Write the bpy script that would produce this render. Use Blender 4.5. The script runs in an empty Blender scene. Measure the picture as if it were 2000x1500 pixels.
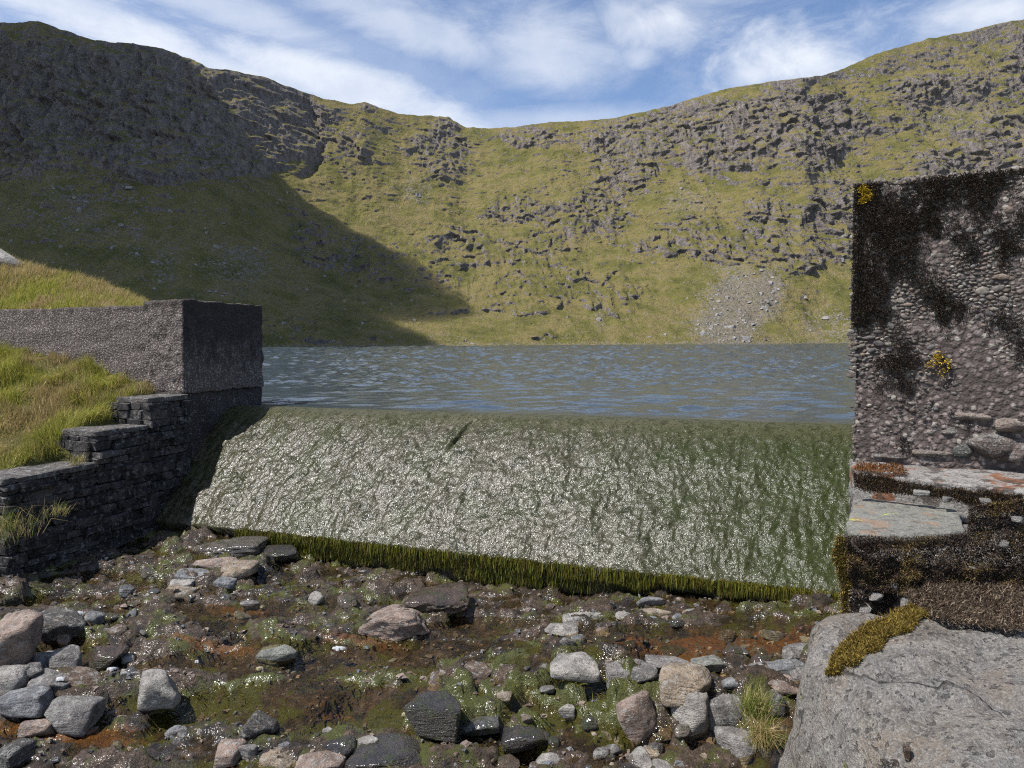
import bpy, math, random
import numpy as np
from mathutils import Vector, Matrix

random.seed(7)
RNG = np.random.default_rng(7)
SC = bpy.context.scene
COL = SC.collection

# ------------------------------------------------------------------ camera
F = 1450.0                     # focal length in photograph pixels (2000 wide)
PITCH = math.atan((750 - 672.5) / F)
ROLL = math.radians(0.35)
fw = np.array([0, math.cos(PITCH), -math.sin(PITCH)])
up0 = np.array([0, math.sin(PITCH), math.cos(PITCH)])
rt0 = np.array([1.0, 0, 0])
rt = rt0 * math.cos(ROLL) - up0 * math.sin(ROLL)
up = up0 * math.cos(ROLL) + rt0 * math.sin(ROLL)
cam_data = bpy.data.cameras.new('camera')
cam = bpy.data.objects.new('camera', cam_data)
COL.objects.link(cam)
cam.matrix_world = Matrix(((rt[0], up[0], -fw[0], 0), (rt[1], up[1], -fw[1], 0), (rt[2], up[2], -fw[2], 0), (0, 0, 0, 1)))
cam_data.sensor_width = 36
cam_data.lens = 36 * F / 2000
cam_data.clip_start = 0.05
cam_data.clip_end = 9000
SC.camera = cam

# ------------------------------------------------------------------ light
SUN = np.array([-0.478, -0.204, 0.854]); SUN /= np.linalg.norm(SUN)
world = bpy.data.worlds.new('World'); SC.world = world; world.use_nodes = True
sun_l = bpy.data.lights.new('sun', 'SUN'); sun_l.energy = 4.6; sun_l.angle = math.radians(0.53); sun_l.color = (1.0, 0.965, 0.92)
sun_o = bpy.data.objects.new('sun', sun_l); COL.objects.link(sun_o)
sun_o.rotation_euler = Vector(-SUN).to_track_quat('-Z', 'Y').to_euler()
SC.view_settings.view_transform = 'Standard'; SC.view_settings.look = 'None'
SC.view_settings.exposure = 0.5; SC.view_settings.gamma = 1.0
SC.view_settings.use_curve_mapping = False
SKY_STRENGTH = 0.105
SC.render.engine = 'CYCLES'
cy = SC.cycles
cy.use_denoising = False; cy.filter_width = 1.15
cy.max_bounces = 5; cy.diffuse_bounces = 2; cy.glossy_bounces = 2; cy.transmission_bounces = 3; cy.transparent_max_bounces = 6; cy.volume_bounces = 0
cy.sample_clamp_direct = 12.0; cy.sample_clamp_indirect = 4.0


def ray(px, py):
    return fw + rt * ((px - 1000) / F) + up * ((750 - py) / F)


def P(px, py, d):
    r = ray(px, py); return r * (d / r[1])


def PZ(px, py, z):
    r = ray(px, py); return r * (z / r[2])


# ------------------------------------------------------------------ node helper
class G:
    def __init__(s, tree):
        s.t = tree; s.t.nodes.clear()

    def node(s, typ, inp=None, **at):
        n = s.t.nodes.new(typ)
        for k, v in at.items(): setattr(n, k, v)
        for k, v in (inp or {}).items(): s.set(n.inputs[k], v)
        return n

    def set(s, sock, v):
        if isinstance(v, bpy.types.NodeSocket): s.t.links.new(v, sock)
        elif isinstance(v, (tuple, list)) and sock.type == 'RGBA' and len(v) == 3: sock.default_value = (*v, 1)
        else: sock.default_value = v

    def coord(s, kind='Object'):
        if kind == 'World': return s.node('ShaderNodeNewGeometry').outputs['Position']
        return s.node('ShaderNodeTexCoord').outputs[kind]

    def scale(s, vec, sc, rot=(0, 0, 0), loc=(0, 0, 0)):
        return s.node('ShaderNodeMapping', {'Vector': vec, 'Scale': sc, 'Rotation': rot, 'Location': loc}).outputs[0]

    def noise(s, vec, scale, detail=5, rough=0.55, dist=0.0, out='Fac', plain=False):
        o = s.node('ShaderNodeTexNoise', {'Vector': vec, 'Scale': scale, 'Detail': detail, 'Roughness': rough, 'Distortion': dist}).outputs[out]
        if detail < 3 or out != 'Fac' or plain: return o
        return s.m('ADD', s.m('MULTIPLY', s.m('SUBTRACT', o, 0.5), 1.65), 0.5)

    def voro(s, vec, scale, feature='F1', out='Distance', rand=1.0):
        return s.node('ShaderNodeTexVoronoi', {'Vector': vec, 'Scale': scale, 'Randomness': rand}, feature=feature).outputs[out]

    def ramp(s, fac, stops, interp='LINEAR'):
        n = s.node('ShaderNodeValToRGB', {'Fac': fac}); cr = n.color_ramp; cr.interpolation = interp
        while len(cr.elements) < len(stops): cr.elements.new(0.5)
        for e, (p, c) in zip(cr.elements, stops):
            e.position = p; e.color = (*c, 1) if isinstance(c, (tuple, list)) else (c, c, c, 1)
        return n.outputs[0]

    def sstep(s, v, lo, hi):
        n = s.node('ShaderNodeMapRange', {'Value': v, 'From Min': lo, 'From Max': hi}, interpolation_type='SMOOTHSTEP')
        return n.outputs[0]

    def mix(s, fac, a, b, blend='MIX'):
        n = s.node('ShaderNodeMix', data_type='RGBA', blend_type=blend)
        s.set(n.inputs[0], fac); s.set(n.inputs[6], a); s.set(n.inputs[7], b)
        return n.outputs[2]

    def m(s, op, a, b=0.0, clamp=False):
        n = s.node('ShaderNodeMath', operation=op, use_clamp=clamp)
        s.set(n.inputs[0], a); s.set(n.inputs[1], b); return n.outputs[0]

    def bump(s, h, strength=0.5, dist=0.02, normal=None):
        d = {'Height': h, 'Strength': strength, 'Distance': dist}
        if normal is not None: d['Normal'] = normal
        return s.node('ShaderNodeBump', d).outputs[0]

    def attr(s, name, out='Fac', kind='GEOMETRY'):
        return s.node('ShaderNodeAttribute', attribute_name=name, attribute_type=kind).outputs[out]

    def sep(s, vec, i):
        return s.node('ShaderNodeSeparateXYZ', {'Vector': vec}).outputs[i]

    def out(s, shader):
        o = s.node('ShaderNodeOutputMaterial'); s.t.links.new(shader, o.inputs[0])

    def pr(s, color, rough=0.8, normal=None, spec=0.4, **kw):
        d = {'Base Color': color, 'Roughness': rough, 'Specular IOR Level': spec}
        if normal is not None: d['Normal'] = normal
        d.update(kw)
        n = s.node('ShaderNodeBsdfPrincipled', d); s.out(n.outputs[0]); return n


def mat(name):
    m = bpy.data.materials.new(name); m.use_nodes = True
    return m, G(m.node_tree)


# ------------------------------------------------------------------ sky with cloud cover
g = G(world.node_tree)
gv = g.coord('Generated')
sky = g.node('ShaderNodeTexSky', sky_type='NISHITA', sun_disc=False, sun_elevation=math.asin(SUN[2]),
             sun_rotation=math.atan2(SUN[0], SUN[1]), altitude=500, air_density=1.0, dust_density=0.6, ozone_density=1.6).outputs[0]
sky = g.mix(1.0, sky, (0.92, 0.96, 1.06), 'MULTIPLY')
gz = g.m('MAXIMUM', g.sep(gv, 2), 0.03)
plane = g.node('ShaderNodeVectorMath', operation='DIVIDE')
g.set(plane.inputs[0], gv)
cmb = g.node('ShaderNodeCombineXYZ', {0: g.m('ADD', gz, 0.12), 1: g.m('ADD', gz, 0.12), 2: 1.0}).outputs[0]
g.set(plane.inputs[1], cmb)
pv = plane.outputs[0]
# thin streaky veil
st = g.scale(gv, (3.2, 3.2, 9.0), rot=(0, math.radians(16), 0))
veil = g.noise(st, 1.6, 9, 0.66, 0.6, plain=True)
big = g.noise(g.scale(pv, (0.5, 0.8, 0.1), rot=(0, 0, math.radians(-40)), loc=(2.2, 0.4, 0)), 0.9, 3, 0.5)
veil_m = g.m('MULTIPLY', g.sstep(veil, 0.40, 0.72), g.sstep(big, 0.32, 0.60))


def dirblob(px, py, rx, ry, rot=0.0):
    """soft patch of cloud round a fixed direction of the sky"""
    d = ray(px, py); d = d / np.linalg.norm(d)
    e1 = np.cross(d, [0, 0, 1]); e1 /= np.linalg.norm(e1); e2 = np.cross(e1, d)
    c, s_ = math.cos(rot), math.sin(rot)
    a1, a2 = e1 * c + e2 * s_, -e1 * s_ + e2 * c
    def dot(v):
        n = g.node('ShaderNodeVectorMath', operation='DOT_PRODUCT'); g.set(n.inputs[0], gv); n.inputs[1].default_value = v; return n.outputs['Value']
    x = g.m('DIVIDE', dot(a1), rx / F); y = g.m('DIVIDE', dot(a2), ry / F)
    r = g.m('SQRT', g.m('ADD', g.m('MULTIPLY', x, x), g.m('MULTIPLY', y, y)))
    front = g.m('GREATER_THAN', dot(d), 0.0)
    return g.m('MULTIPLY', g.m('SUBTRACT', 1.0, r), front)


cn = g.noise(g.scale(gv, (1, 1, 1.6)), 9.0, 9, 0.62, 0.4, plain=True)
cnf = g.m('MULTIPLY', g.m('SUBTRACT', cn, 0.5), 2.6)
puffs = None
for (a, b, rx, ry, k) in [(1570, 120, 165, 105, 1.0), (1480, 145, 80, 45, 0.8), (1310, 35, 150, 75, 0.75), (1250, 110, 60, 30, 0.5), (1230, 20, 90, 60, .5),
                          (1930, 25, 160, 60, 0.8), (2300, -60, 300, 120, .9), (-500, -250, 500, 200, .8)]:
    q = g.m('MULTIPLY', g.sstep(g.m('ADD', g.m('MULTIPLY', dirblob(a, b, rx, ry), 1.3), cnf), 0.0, 1.45), k)
    puffs = q if puffs is None else g.m('MAXIMUM', puffs, q)
for (a, b, rx, ry, k, rot) in [(330, 110, 560, 70, .75, -0.26), (700, 175, 420, 62, .75, -0.24), (150, 30, 360, 60, .7, -.2), (1100, 235, 360, 45, .4, 0.0), (820, 60, 330, 60, .5, -.25), (1060, 100, 200, 110, .55, -.2), (450, 20, 300, 50, .5, -.2), (600, 110, 700, 160, .2, -.25)]:
    q = g.m('MULTIPLY', g.sstep(g.m('ADD', g.m('MULTIPLY', dirblob(a, b, rx, ry, rot), 1.3), g.m('MULTIPLY', g.m('SUBTRACT', veil, 0.5), 2.0)), -0.05, 1.1), k)
    puffs = g.m('MAXIMUM', puffs, q)
cl = g.m('MAXIMUM', puffs, g.m('MULTIPLY', veil_m, 0.75), clamp=True)
shade = g.noise(g.scale(gv, (1, 1, 1.5)), 14.0, 6, 0.6, plain=True)
ccol = g.mix(g.sstep(shade, 0.3, 0.7), (5.8, 6.2, 6.9), (7.2, 7.4, 7.7))
skyc = g.mix(cl, sky, ccol)
bg = g.node('ShaderNodeBackground', {'Color': skyc, 'Strength': SKY_STRENGTH})
wo = g.node('ShaderNodeOutputWorld'); world.node_tree.links.new(bg.outputs[0], wo.inputs[0])


# ------------------------------------------------------------------ numpy noise
def _hash(ix, iy, iz, seed):
    h = (ix.astype(np.uint32) * np.uint32(374761393)) ^ (iy.astype(np.uint32) * np.uint32(668265263)) ^ (iz.astype(np.uint32) * np.uint32(2246822519)) ^ np.uint32(seed * 3266489917 & 0xffffffff)
    h = (h ^ (h >> np.uint32(15))) * np.uint32(2246822519)
    h = (h ^ (h >> np.uint32(13))) * np.uint32(3266489917)
    return h ^ (h >> np.uint32(16))


_ang = np.arange(32) * (2 * math.pi / 32)
_G2 = np.stack([np.cos(_ang), np.sin(_ang)], 1).astype(np.float32)
_r = np.random.default_rng(3).normal(size=(64, 3)); _G3 = (_r / np.linalg.norm(_r, axis=1)[:, None]).astype(np.float32)


def n2(x, y, seed=0):
    x = np.asarray(x, np.float32); y = np.asarray(y, np.float32)
    fx = np.floor(x); fy = np.floor(y); ix = fx.astype(np.int32); iy = fy.astype(np.int32); x = x - fx; y = y - fy
    u = x * x * x * (x * (x * 6 - 15) + 10); v = y * y * y * (y * (y * 6 - 15) + 10)
    z = np.zeros(1, np.int32)
    def c(a, b):
        gg = _G2[_hash(ix + a, iy + b, z, seed) & np.uint32(31)]
        return gg[..., 0] * (x - a) + gg[..., 1] * (y - b)
    a0 = c(0, 0); a1 = c(1, 0); b0 = c(0, 1); b1 = c(1, 1)
    a0 = a0 + u * (a1 - a0); b0 = b0 + u * (b1 - b0)
    return (a0 + v * (b0 - a0)) * 1.5


def n3(p, seed=0):
    p = np.asarray(p, np.float32); f = np.floor(p); i = f.astype(np.int32); q = p - f
    w = q * q * q * (q * (q * 6 - 15) + 10)
    def c(a, b, d):
        gg = _G3[_hash(i[..., 0] + a, i[..., 1] + b, i[..., 2] + d, seed) & np.uint32(63)]
        return gg[..., 0] * (q[..., 0] - a) + gg[..., 1] * (q[..., 1] - b) + gg[..., 2] * (q[..., 2] - d)
    u, v, t = w[..., 0], w[..., 1], w[..., 2]
    def L(a, b, k): return a + k * (b - a)
    return L(L(L(c(0, 0, 0), c(1, 0, 0), u), L(c(0, 1, 0), c(1, 1, 0), u), v),
             L(L(c(0, 0, 1), c(1, 0, 1), u), L(c(0, 1, 1), c(1, 1, 1), u), v), t) * 1.5


def fbm2(x, y, o=4, seed=0, gain=0.5, ridged=False):
    s = 0; a = 1.0; tot = 0
    for k in range(o):
        n = n2(x * 2 ** k, y * 2 ** k, seed + k * 13)
        if ridged: n = 1 - 2 * np.abs(n)
        s = s + a * n; tot += a; a *= gain
    return s / tot


def fbm3(p, o=4, seed=0, gain=0.5, ridged=False):
    s = 0; a = 1.0; tot = 0
    for k in range(o):
        n = n3(np.asarray(p) * 2 ** k, seed + k * 13)
        if ridged: n = 1 - 2 * np.abs(n)
        s = s + a * n; tot += a; a *= gain
    return s / tot


def worley(x, y, seed=0):
    """nearest jittered point: distance in cells and a random value of its cell"""
    fx = np.floor(x); fy = np.floor(y); ix = fx.astype(np.int32); iy = fy.astype(np.int32)
    best = np.full(x.shape, 9.0, np.float32); rid = np.zeros(x.shape, np.float32); z = np.zeros(1, np.int32)
    for a in (-1, 0, 1):
        for b in (-1, 0, 1):
            h = _hash(ix + a, iy + b, z, seed)
            jx = (h & np.uint32(1023)).astype(np.float32) / 1023; jy = ((h >> np.uint32(10)) & np.uint32(1023)).astype(np.float32) / 1023
            d = np.hypot(fx + a + .15 + .7 * jx - x, fy + b + .15 + .7 * jy - y); c = d < best
            best = np.where(c, d, best); rid = np.where(c, (h >> np.uint32(20)).astype(np.float32) / 4095, rid)
    return best, rid


def smooth(x, lo, hi):
    t = np.clip((x - lo) / (hi - lo), 0, 1); return t * t * (3 - 2 * t)


# ------------------------------------------------------------------ mesh helpers
def mesh(name, V, faces, smooth_=True, attrs=None, color=None):
    """faces: (n,3)/(n,4) int array, or a list of such arrays"""
    fl = faces if isinstance(faces, list) else [faces]
    fl = [np.asarray(f, np.int32) for f in fl if len(f)]
    me = bpy.data.meshes.new(name)
    V = np.asarray(V, np.float32); me.vertices.add(len(V)); me.vertices.foreach_set('co', V.ravel())
    loops = np.concatenate([f.ravel() for f in fl]); tot = np.concatenate([np.full(len(f), f.shape[1], np.int32) for f in fl])
    st_ = np.concatenate([[0], np.cumsum(tot)[:-1]]).astype(np.int32)
    me.loops.add(len(loops)); me.loops.foreach_set('vertex_index', loops)
    me.polygons.add(len(tot)); me.polygons.foreach_set('loop_start', st_); me.polygons.foreach_set('loop_total', tot)
    me.polygons.foreach_set('use_smooth', np.full(len(tot), smooth_, bool))
    me.update(calc_edges=True)
    for k, v in (attrs or {}).items():
        a = me.attributes.new(k, 'FLOAT', 'POINT'); a.data.foreach_set('value', np.asarray(v, np.float32).ravel())
    if color is not None:
        a = me.attributes.new('col', 'FLOAT_COLOR', 'POINT')
        c = np.ones((len(V), 4), np.float32); c[:, :3] = color; a.data.foreach_set('color', c.ravel())
    return me


def link(name, me, material=None, parent=None, **props):
    o = bpy.data.objects.new(name, me); COL.objects.link(o)
    if material is not None and me is not None and not me.materials: me.materials.append(material)
    if parent is not None: o.parent = parent
    for k, v in props.items(): o[k] = v
    return o


def gridfaces(nr, nc):
    i = np.arange(nr * nc).reshape(nr, nc)
    return np.stack([i[:-1, :-1], i[:-1, 1:], i[1:, 1:], i[1:, :-1]], -1).reshape(-1, 4)


def vnormals(V, Fq):
    a, b, c = V[Fq[:, 0]], V[Fq[:, 1]], V[Fq[:, 2]]
    d = V[Fq[:, -1]]
    n = np.cross(c - a, d - b) if Fq.shape[1] == 4 else np.cross(b - a, c - a)
    N = np.zeros_like(V)
    for k in range(Fq.shape[1]): np.add.at(N, Fq[:, k], n)
    return N / np.maximum(np.linalg.norm(N, axis=1), 1e-9)[:, None]


import bmesh
_ico = {}
def ico(sub):
    if sub not in _ico:
        bm = bmesh.new(); bmesh.ops.create_icosphere(bm, subdivisions=sub, radius=1.0)
        V = np.array([v.co[:] for v in bm.verts]); Ff = np.array([[v.index for v in f.verts] for f in bm.faces]); bm.free()
        _ico[sub] = (V / np.linalg.norm(V, axis=1)[:, None], Ff)
    return _ico[sub]


_cube = {}
def cubegrid(n):
    """unit cube surface, n cells each way, welded; returns param coords in [-1,1]^3 and quads"""
    if n not in _cube:
        key = {}; V = []; Ff = []
        def vid(p):
            k = tuple(np.round(p, 5))
            if k not in key: key[k] = len(V); V.append(k)
            return key[k]
        for ax in range(3):
            for sg in (-1, 1):
                for i in range(n):
                    for j in range(n):
                        q = []
                        for (a, b) in ((0, 0), (1, 0), (1, 1), (0, 1)):
                            p = [0, 0, 0]; p[ax] = sg; p[(ax + 1) % 3] = -1 + 2 * (i + a) / n; p[(ax + 2) % 3] = -1 + 2 * (j + b) / n
                            q.append(vid(p))
                        Ff.append(q if sg > 0 else q[::-1])
        _cube[n] = (np.array(V, float), np.array(Ff, np.int32))
    return _cube[n]


def block(corners, n, amp=0.01, scale=6.0, seed=0, rnd=0.03, octaves=4):
    """rough block from 8 corners: c[0..3] bottom loop, c[4..7] top loop (same order); rnd rounds the edges (share of half size)"""
    U, Fq = cubegrid(n)
    c = np.array(corners, float)
    q = U.copy()
    if rnd > 0:                                   # round off edges in parameter space
        inner = np.clip(q, -1 + rnd, 1 - rnd); d = q - inner; L = np.linalg.norm(d, axis=1)
        k = np.where(L > 1e-9, rnd / np.maximum(L, 1e-9), 0); q = np.where((L > rnd)[:, None], inner + d * k[:, None], q)
    x, y, z = ((q + 1) / 2).T
    bx = lambda a, b, cc, d: (a[None] * ((1 - x) * (1 - y))[:, None] + b[None] * (x * (1 - y))[:, None] + cc[None] * (x * y)[:, None] + d[None] * ((1 - x) * y)[:, None])
    V = bx(c[0], c[1], c[2], c[3]) * (1 - z)[:, None] + bx(c[4], c[5], c[6], c[7]) * z[:, None]
    N = vnormals(V, Fq)
    # orientation check
    if np.einsum('ij,ij->i', N, V - V.mean(0)).mean() < 0: Fq = Fq[:, ::-1]; N = -N
    V = V + N * (amp * fbm3(V * scale, octaves, seed))[:, None]
    return V, Fq


def rock_shape(sub, seed, planes=11, rough=0.08, soft=0.12, facet=None):
    D, Ff = ico(sub); r = np.random.default_rng(seed)
    pn = r.normal(size=(planes, 3)); pn /= np.linalg.norm(pn, axis=1)[:, None]
    pn = np.vstack([pn, [[1, 0, 0], [-1, 0, 0], [0, 1, 0], [0, -1, 0], [0, 0, 1], [0, 0, -1]]])
    pd = np.concatenate([r.uniform(0.62, 0.98, planes), r.uniform(0.85, 1.0, 6)])
    dot = D @ pn.T
    rad = np.where(dot > 0.05, pd[None] / np.maximum(dot, 0.05), 9.0)
    k = 1.0 / soft
    R = -np.log(np.exp(-k * np.minimum(rad, 3)).sum(1)) / k
    V = D * R[:, None]
    off = r.uniform(0, 50, 3)
    n = fbm3(V * 1.6 + off, 5, seed, 0.55) + 0.4 * fbm3(V * 3 + off, 3, seed + 5, ridged=True)
    V = V + D * (n * rough)[:, None]
    lo, hi = V.min(0), V.max(0)
    V = (V - (lo + hi) / 2) / ((hi - lo) / 2)
    return V, Ff


def rotz(a): c, s = math.cos(a), math.sin(a); return np.array([[c, -s, 0], [s, c, 0], [0, 0, 1]])
def rotx(a): c, s = math.cos(a), math.sin(a); return np.array([[1, 0, 0], [0, c, -s], [0, s, c]])
def roty(a): c, s = math.cos(a), math.sin(a); return np.array([[c, 0, s], [0, 1, 0], [-s, 0, c]])


def blades(base, upv, length, width, bend, cols, seg=2, rng=RNG):
    """base (n,3), upv (n,3) unit, length/width (n), bend (n,3) sideways tip offset; cols (n,3). 5 verts, 3 tris each."""
    n = len(base)
    a = rng.uniform(0, 2 * math.pi, n)
    side = np.stack([np.cos(a), np.sin(a), np.zeros(n)], 1)
    side = side - upv * np.einsum('ij,ij->i', side, upv)[:, None]
    side /= np.maximum(np.linalg.norm(side, axis=1), 1e-6)[:, None]
    w = (width / 2)[:, None]; L = length[:, None]
    mid = base + upv * L * 0.55 + bend * 0.3; tip = base + upv * L + bend - upv * (np.einsum('ij,ij->i', bend, bend) / np.maximum(length, 1e-4) * 0.45)[:, None]
    V = np.stack([base - side * w, base + side * w, mid - side * w * 0.8, mid + side * w * 0.8, tip], 1).reshape(-1, 3)
    o = (np.arange(n) * 5)[:, None]
    T = np.concatenate([o + np.array([[0, 1, 3]]), o + np.array([[0, 3, 2]]), o + np.array([[2, 3, 4]])])
    C = np.repeat(cols, 5, axis=0)
    return V, T, C


def unit(v): v = np.asarray(v, float); return v / np.linalg.norm(v)


def palette(cols, n, rng=RNG, jitter=0.15):
    c = np.array(cols)[rng.integers(0, len(cols), n)]
    return np.clip(c * rng.uniform(1 - jitter, 1 + jitter, (n, 1)), 0, 1)


# ------------------------------------------------------------------ materials
def m_leaf(name, trans=0.3, rough=0.6):
    m_, g = mat(name); c = g.attr('col', 'Color')
    d = g.node('ShaderNodeBsdfPrincipled', {'Base Color': c, 'Roughness': rough, 'Specular IOR Level': 0.25})
    t = g.node('ShaderNodeBsdfTranslucent', {'Color': c})
    x = g.node('ShaderNodeMixShader', {0: trans}); g.t.links.new(d.outputs[0], x.inputs[1]); g.t.links.new(t.outputs[0], x.inputs[2])
    g.out(x.outputs[0]); return m_


M_GRASS = m_leaf('grass_blades', 0.35)
M_MOSS = m_leaf('moss', 0.15, 0.85)
M_WETMOSS = m_leaf('wet_moss', 0.2, 0.3)


def m_rock(name, wet=False):
    """stone tinted by the object's colour, with speckle, lichen and grain"""
    m_, g = mat(name)
    oi = g.node('ShaderNodeObjectInfo'); tint = oi.outputs['Color']; rnd = oi.outputs['Random']
    off = g.node('ShaderNodeVectorMath', operation='ADD'); g.set(off.inputs[0], g.coord('World'))
    cx = g.node('ShaderNodeCombineXYZ', {0: g.m('MULTIPLY', rnd, 17.0), 1: g.m('MULTIPLY', rnd, 5.0), 2: 0.0}); g.set(off.inputs[1], cx.outputs[0])
    v = off.outputs[0]
    big = g.noise(v, 7, 6, 0.62); mid = g.noise(v, 28, 6, 0.68); fine = g.noise(v, 120, 4, 0.7)
    lay = g.noise(g.scale(v, (6, 6, 40), rot=(0.4, 0.3, 0)), 1.6, 5, 0.6)
    c = g.mix(g.sstep(big, 0.3, 0.7), (0.62, 0.60, 0.58), (1.25, 1.2, 1.14))
    c = g.mix(1.0, c, tint, 'MULTIPLY')
    c = g.mix(g.m('MULTIPLY', g.sstep(mid, 0.52, 0.68), 0.55), c, (0.045, 0.042, 0.04))
    c = g.mix(g.m('MULTIPLY', g.sstep(fine, 0.58, 0.72), 0.55 if not wet else 0.2), c, (0.55, 0.53, 0.49))
    c = g.mix(g.m('MULTIPLY', g.sstep(lay, 0.58, 0.75), 0.4), c, g.mix(0.5, tint, (0.3, 0.2, 0.13)))
    if not wet:
        pale = g.noise(g.scale(v, (1, 1, 1), loc=(3, 1, 2)), 16, 6, 0.7)
        c = g.mix(g.m('MULTIPLY', g.sstep(pale, 0.55, 0.66), 0.5), c, (0.50, 0.50, 0.46))
    h = g.m('ADD', g.m('MULTIPLY', mid, 1.0), g.m('ADD', g.m('MULTIPLY', fine, 0.35), g.m('MULTIPLY', lay, 0.8)))
    nb = g.bump(h, 1.0, 0.035)
    if wet:
        c = g.mix(1.0, c, (0.55, 0.5, 0.45), 'MULTIPLY')
        al = g.noise(v, 9, 5, 0.6)
        c = g.mix(g.m('MULTIPLY', g.sstep(al, 0.52, 0.66), 0.7), c, (0.05, 0.06, 0.012))
        nf = g.bump(g.noise(v, 34, 1, 0.5), 1.0, 0.014)
        g.pr(c, 0.35, nb, 0.5, **{'Coat Weight': 1.0, 'Coat Roughness': 0.2, 'Coat Normal': nf})
    else:
        g.pr(c, 0.85, nb, 0.3)
    return m_


M_ROCK = m_rock('weathered_stone')
M_WETROCK = m_rock('wet_stone', True)


def m_concrete(name, agg=28.0, base=(0.25, 0.22, 0.20), dark=0.5, stain_lo=0.52, bumpd=0.02, algae=False):
    m_, g = mat(name); v = g.coord('World')
    w = g.node('ShaderNodeVectorMath', operation='ADD'); g.set(w.inputs[0], v)
    g.set(w.inputs[1], g.node('ShaderNodeVectorMath', {0: g.noise(v, 30, 2, out='Color'), 1: (0.012, 0.012, 0.012)}, operation='MULTIPLY').outputs[0])
    vv = w.outputs[0]
    d = g.voro(vv, agg); cc = g.voro(vv, agg, out='Color')
    d2 = g.voro(vv, agg * 2.3)
    r = g.sep(cc, 0)
    peb = g.mix(r, tuple(x * 0.55 for x in base), tuple(min(1, x * 1.55) for x in base))
    peb = g.mix(g.m('GREATER_THAN', g.sep(cc, 1), 0.90), peb, (0.32, 0.29, 0.25))
    gap = g.sstep(d, 0.32, 0.55)
    c = g.mix(gap, peb, tuple(x * 0.5 for x in base))
    big = g.noise(v, 2.6, 7, 0.65)
    big2 = g.noise(g.scale(v, (1, 1, 0.5), loc=(5, 2, 1)), 6.0, 6, 0.7)
    c = g.mix(g.m('MULTIPLY', g.sstep(big, stain_lo, stain_lo + 0.12), dark), c, (0.03, 0.025, 0.022))
    c = g.mix(g.m('MULTIPLY', g.sstep(big2, 0.56, 0.68), dark), c, (0.035, 0.028, 0.022))
    c = g.mix(g.m('MULTIPLY', g.sstep(g.noise(v, 9, 6, .7), 0.62, 0.75), 0.3), c, (0.36, 0.33, 0.30))
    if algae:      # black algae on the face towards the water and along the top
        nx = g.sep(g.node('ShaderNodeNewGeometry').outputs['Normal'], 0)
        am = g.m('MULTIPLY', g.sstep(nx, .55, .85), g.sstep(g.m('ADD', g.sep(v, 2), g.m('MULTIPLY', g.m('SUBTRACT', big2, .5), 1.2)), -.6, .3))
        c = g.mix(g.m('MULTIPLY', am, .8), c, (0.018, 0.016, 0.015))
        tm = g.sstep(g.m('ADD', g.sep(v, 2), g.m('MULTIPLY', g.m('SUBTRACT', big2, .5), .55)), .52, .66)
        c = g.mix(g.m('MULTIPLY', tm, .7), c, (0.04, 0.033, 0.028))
    bl = g.m('ABSOLUTE', g.m('SUBTRACT', g.m('FRACT', g.m('ADD', g.m('MULTIPLY', g.sep(v, 2), 2.6), g.m('MULTIPLY', g.m('SUBTRACT', big, .5), .12))), .5))
    bl = g.m('MULTIPLY', g.m('SUBTRACT', 1.0, g.sstep(bl, 0.0, .045)), g.sstep(big2, .35, .6))
    c = g.mix(g.m('MULTIPLY', bl, .45), c, tuple(x * .3 for x in base))
    h = g.m('ADD', g.m('MULTIPLY', g.m('SUBTRACT', 1.0, d), 1.0), g.m('MULTIPLY', g.m('SUBTRACT', 1.0, d2), 0.4))
    g.pr(c, 0.9, g.bump(h, 0.9, bumpd), 0.25)
    return m_


# ------------------------------------------------------------------ hillside
def interp(pts, x):
    a = np.array(pts, float); return np.interp(x, a[:, 0], a[:, 1])


SKYLINE = [(-260, 120), (-150, 85), (0, 62), (70, 60), (105, 58), (150, 75), (200, 92), (250, 98), (320, 105), (360, 118), (400, 132), (425, 146), (470, 152), (530, 162), (570, 179), (640, 202), (700, 213), (722, 209), (750, 220), (790, 232), (850, 235), (882, 238), (900, 250), (916, 257), (950, 258), (1000, 257), (1040, 252), (1080, 246), (1150, 244), (1200, 240), (1300, 218), (1370, 196), (1420, 182), (1500, 170), (1570, 162), (1600, 158), (1640, 145), (1700, 118), (1800, 90), (1870, 78), (1930, 62), (2000, 50), (2150, 30), (2300, 40)]
NCOL, NROW = 1110, 390
tpx = np.linspace(-240, 2240, NCOL)
t = (tpx - 1000) / F
hor = 672.5 - (tpx - 1000) * math.tan(ROLL)
er = (hor - interp(SKYLINE, tpx)) / F
Ys = interp([(-300, 330), (500, 400), (1000, 470), (1700, 560), (2300, 560)], tpx) + 12 * fbm2(tpx / 150, tpx * 0, 3, 5)
Yr = interp([(-300, 620), (250, 640), (430, 700), (620, 860), (900, 1000), (1200, 980), (1560, 900), (1640, 940), (2000, 960), (2300, 960)], tpx)
v = np.linspace(0, 1, NROW)[:, None] ** 1.0
w = 0.55 * (1 - (1 - v) ** 1.35) + 0.45 * v
Y = Ys[None] + (Yr - Ys)[None] * w
e_s = -1.12 / Ys
E = e_s[None] + (er - e_s)[None] * v
Z = Y * E
X = t[None] * Y
PX = np.broadcast_to(tpx[None], X.shape); PY = hor[None] - F * E

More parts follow.
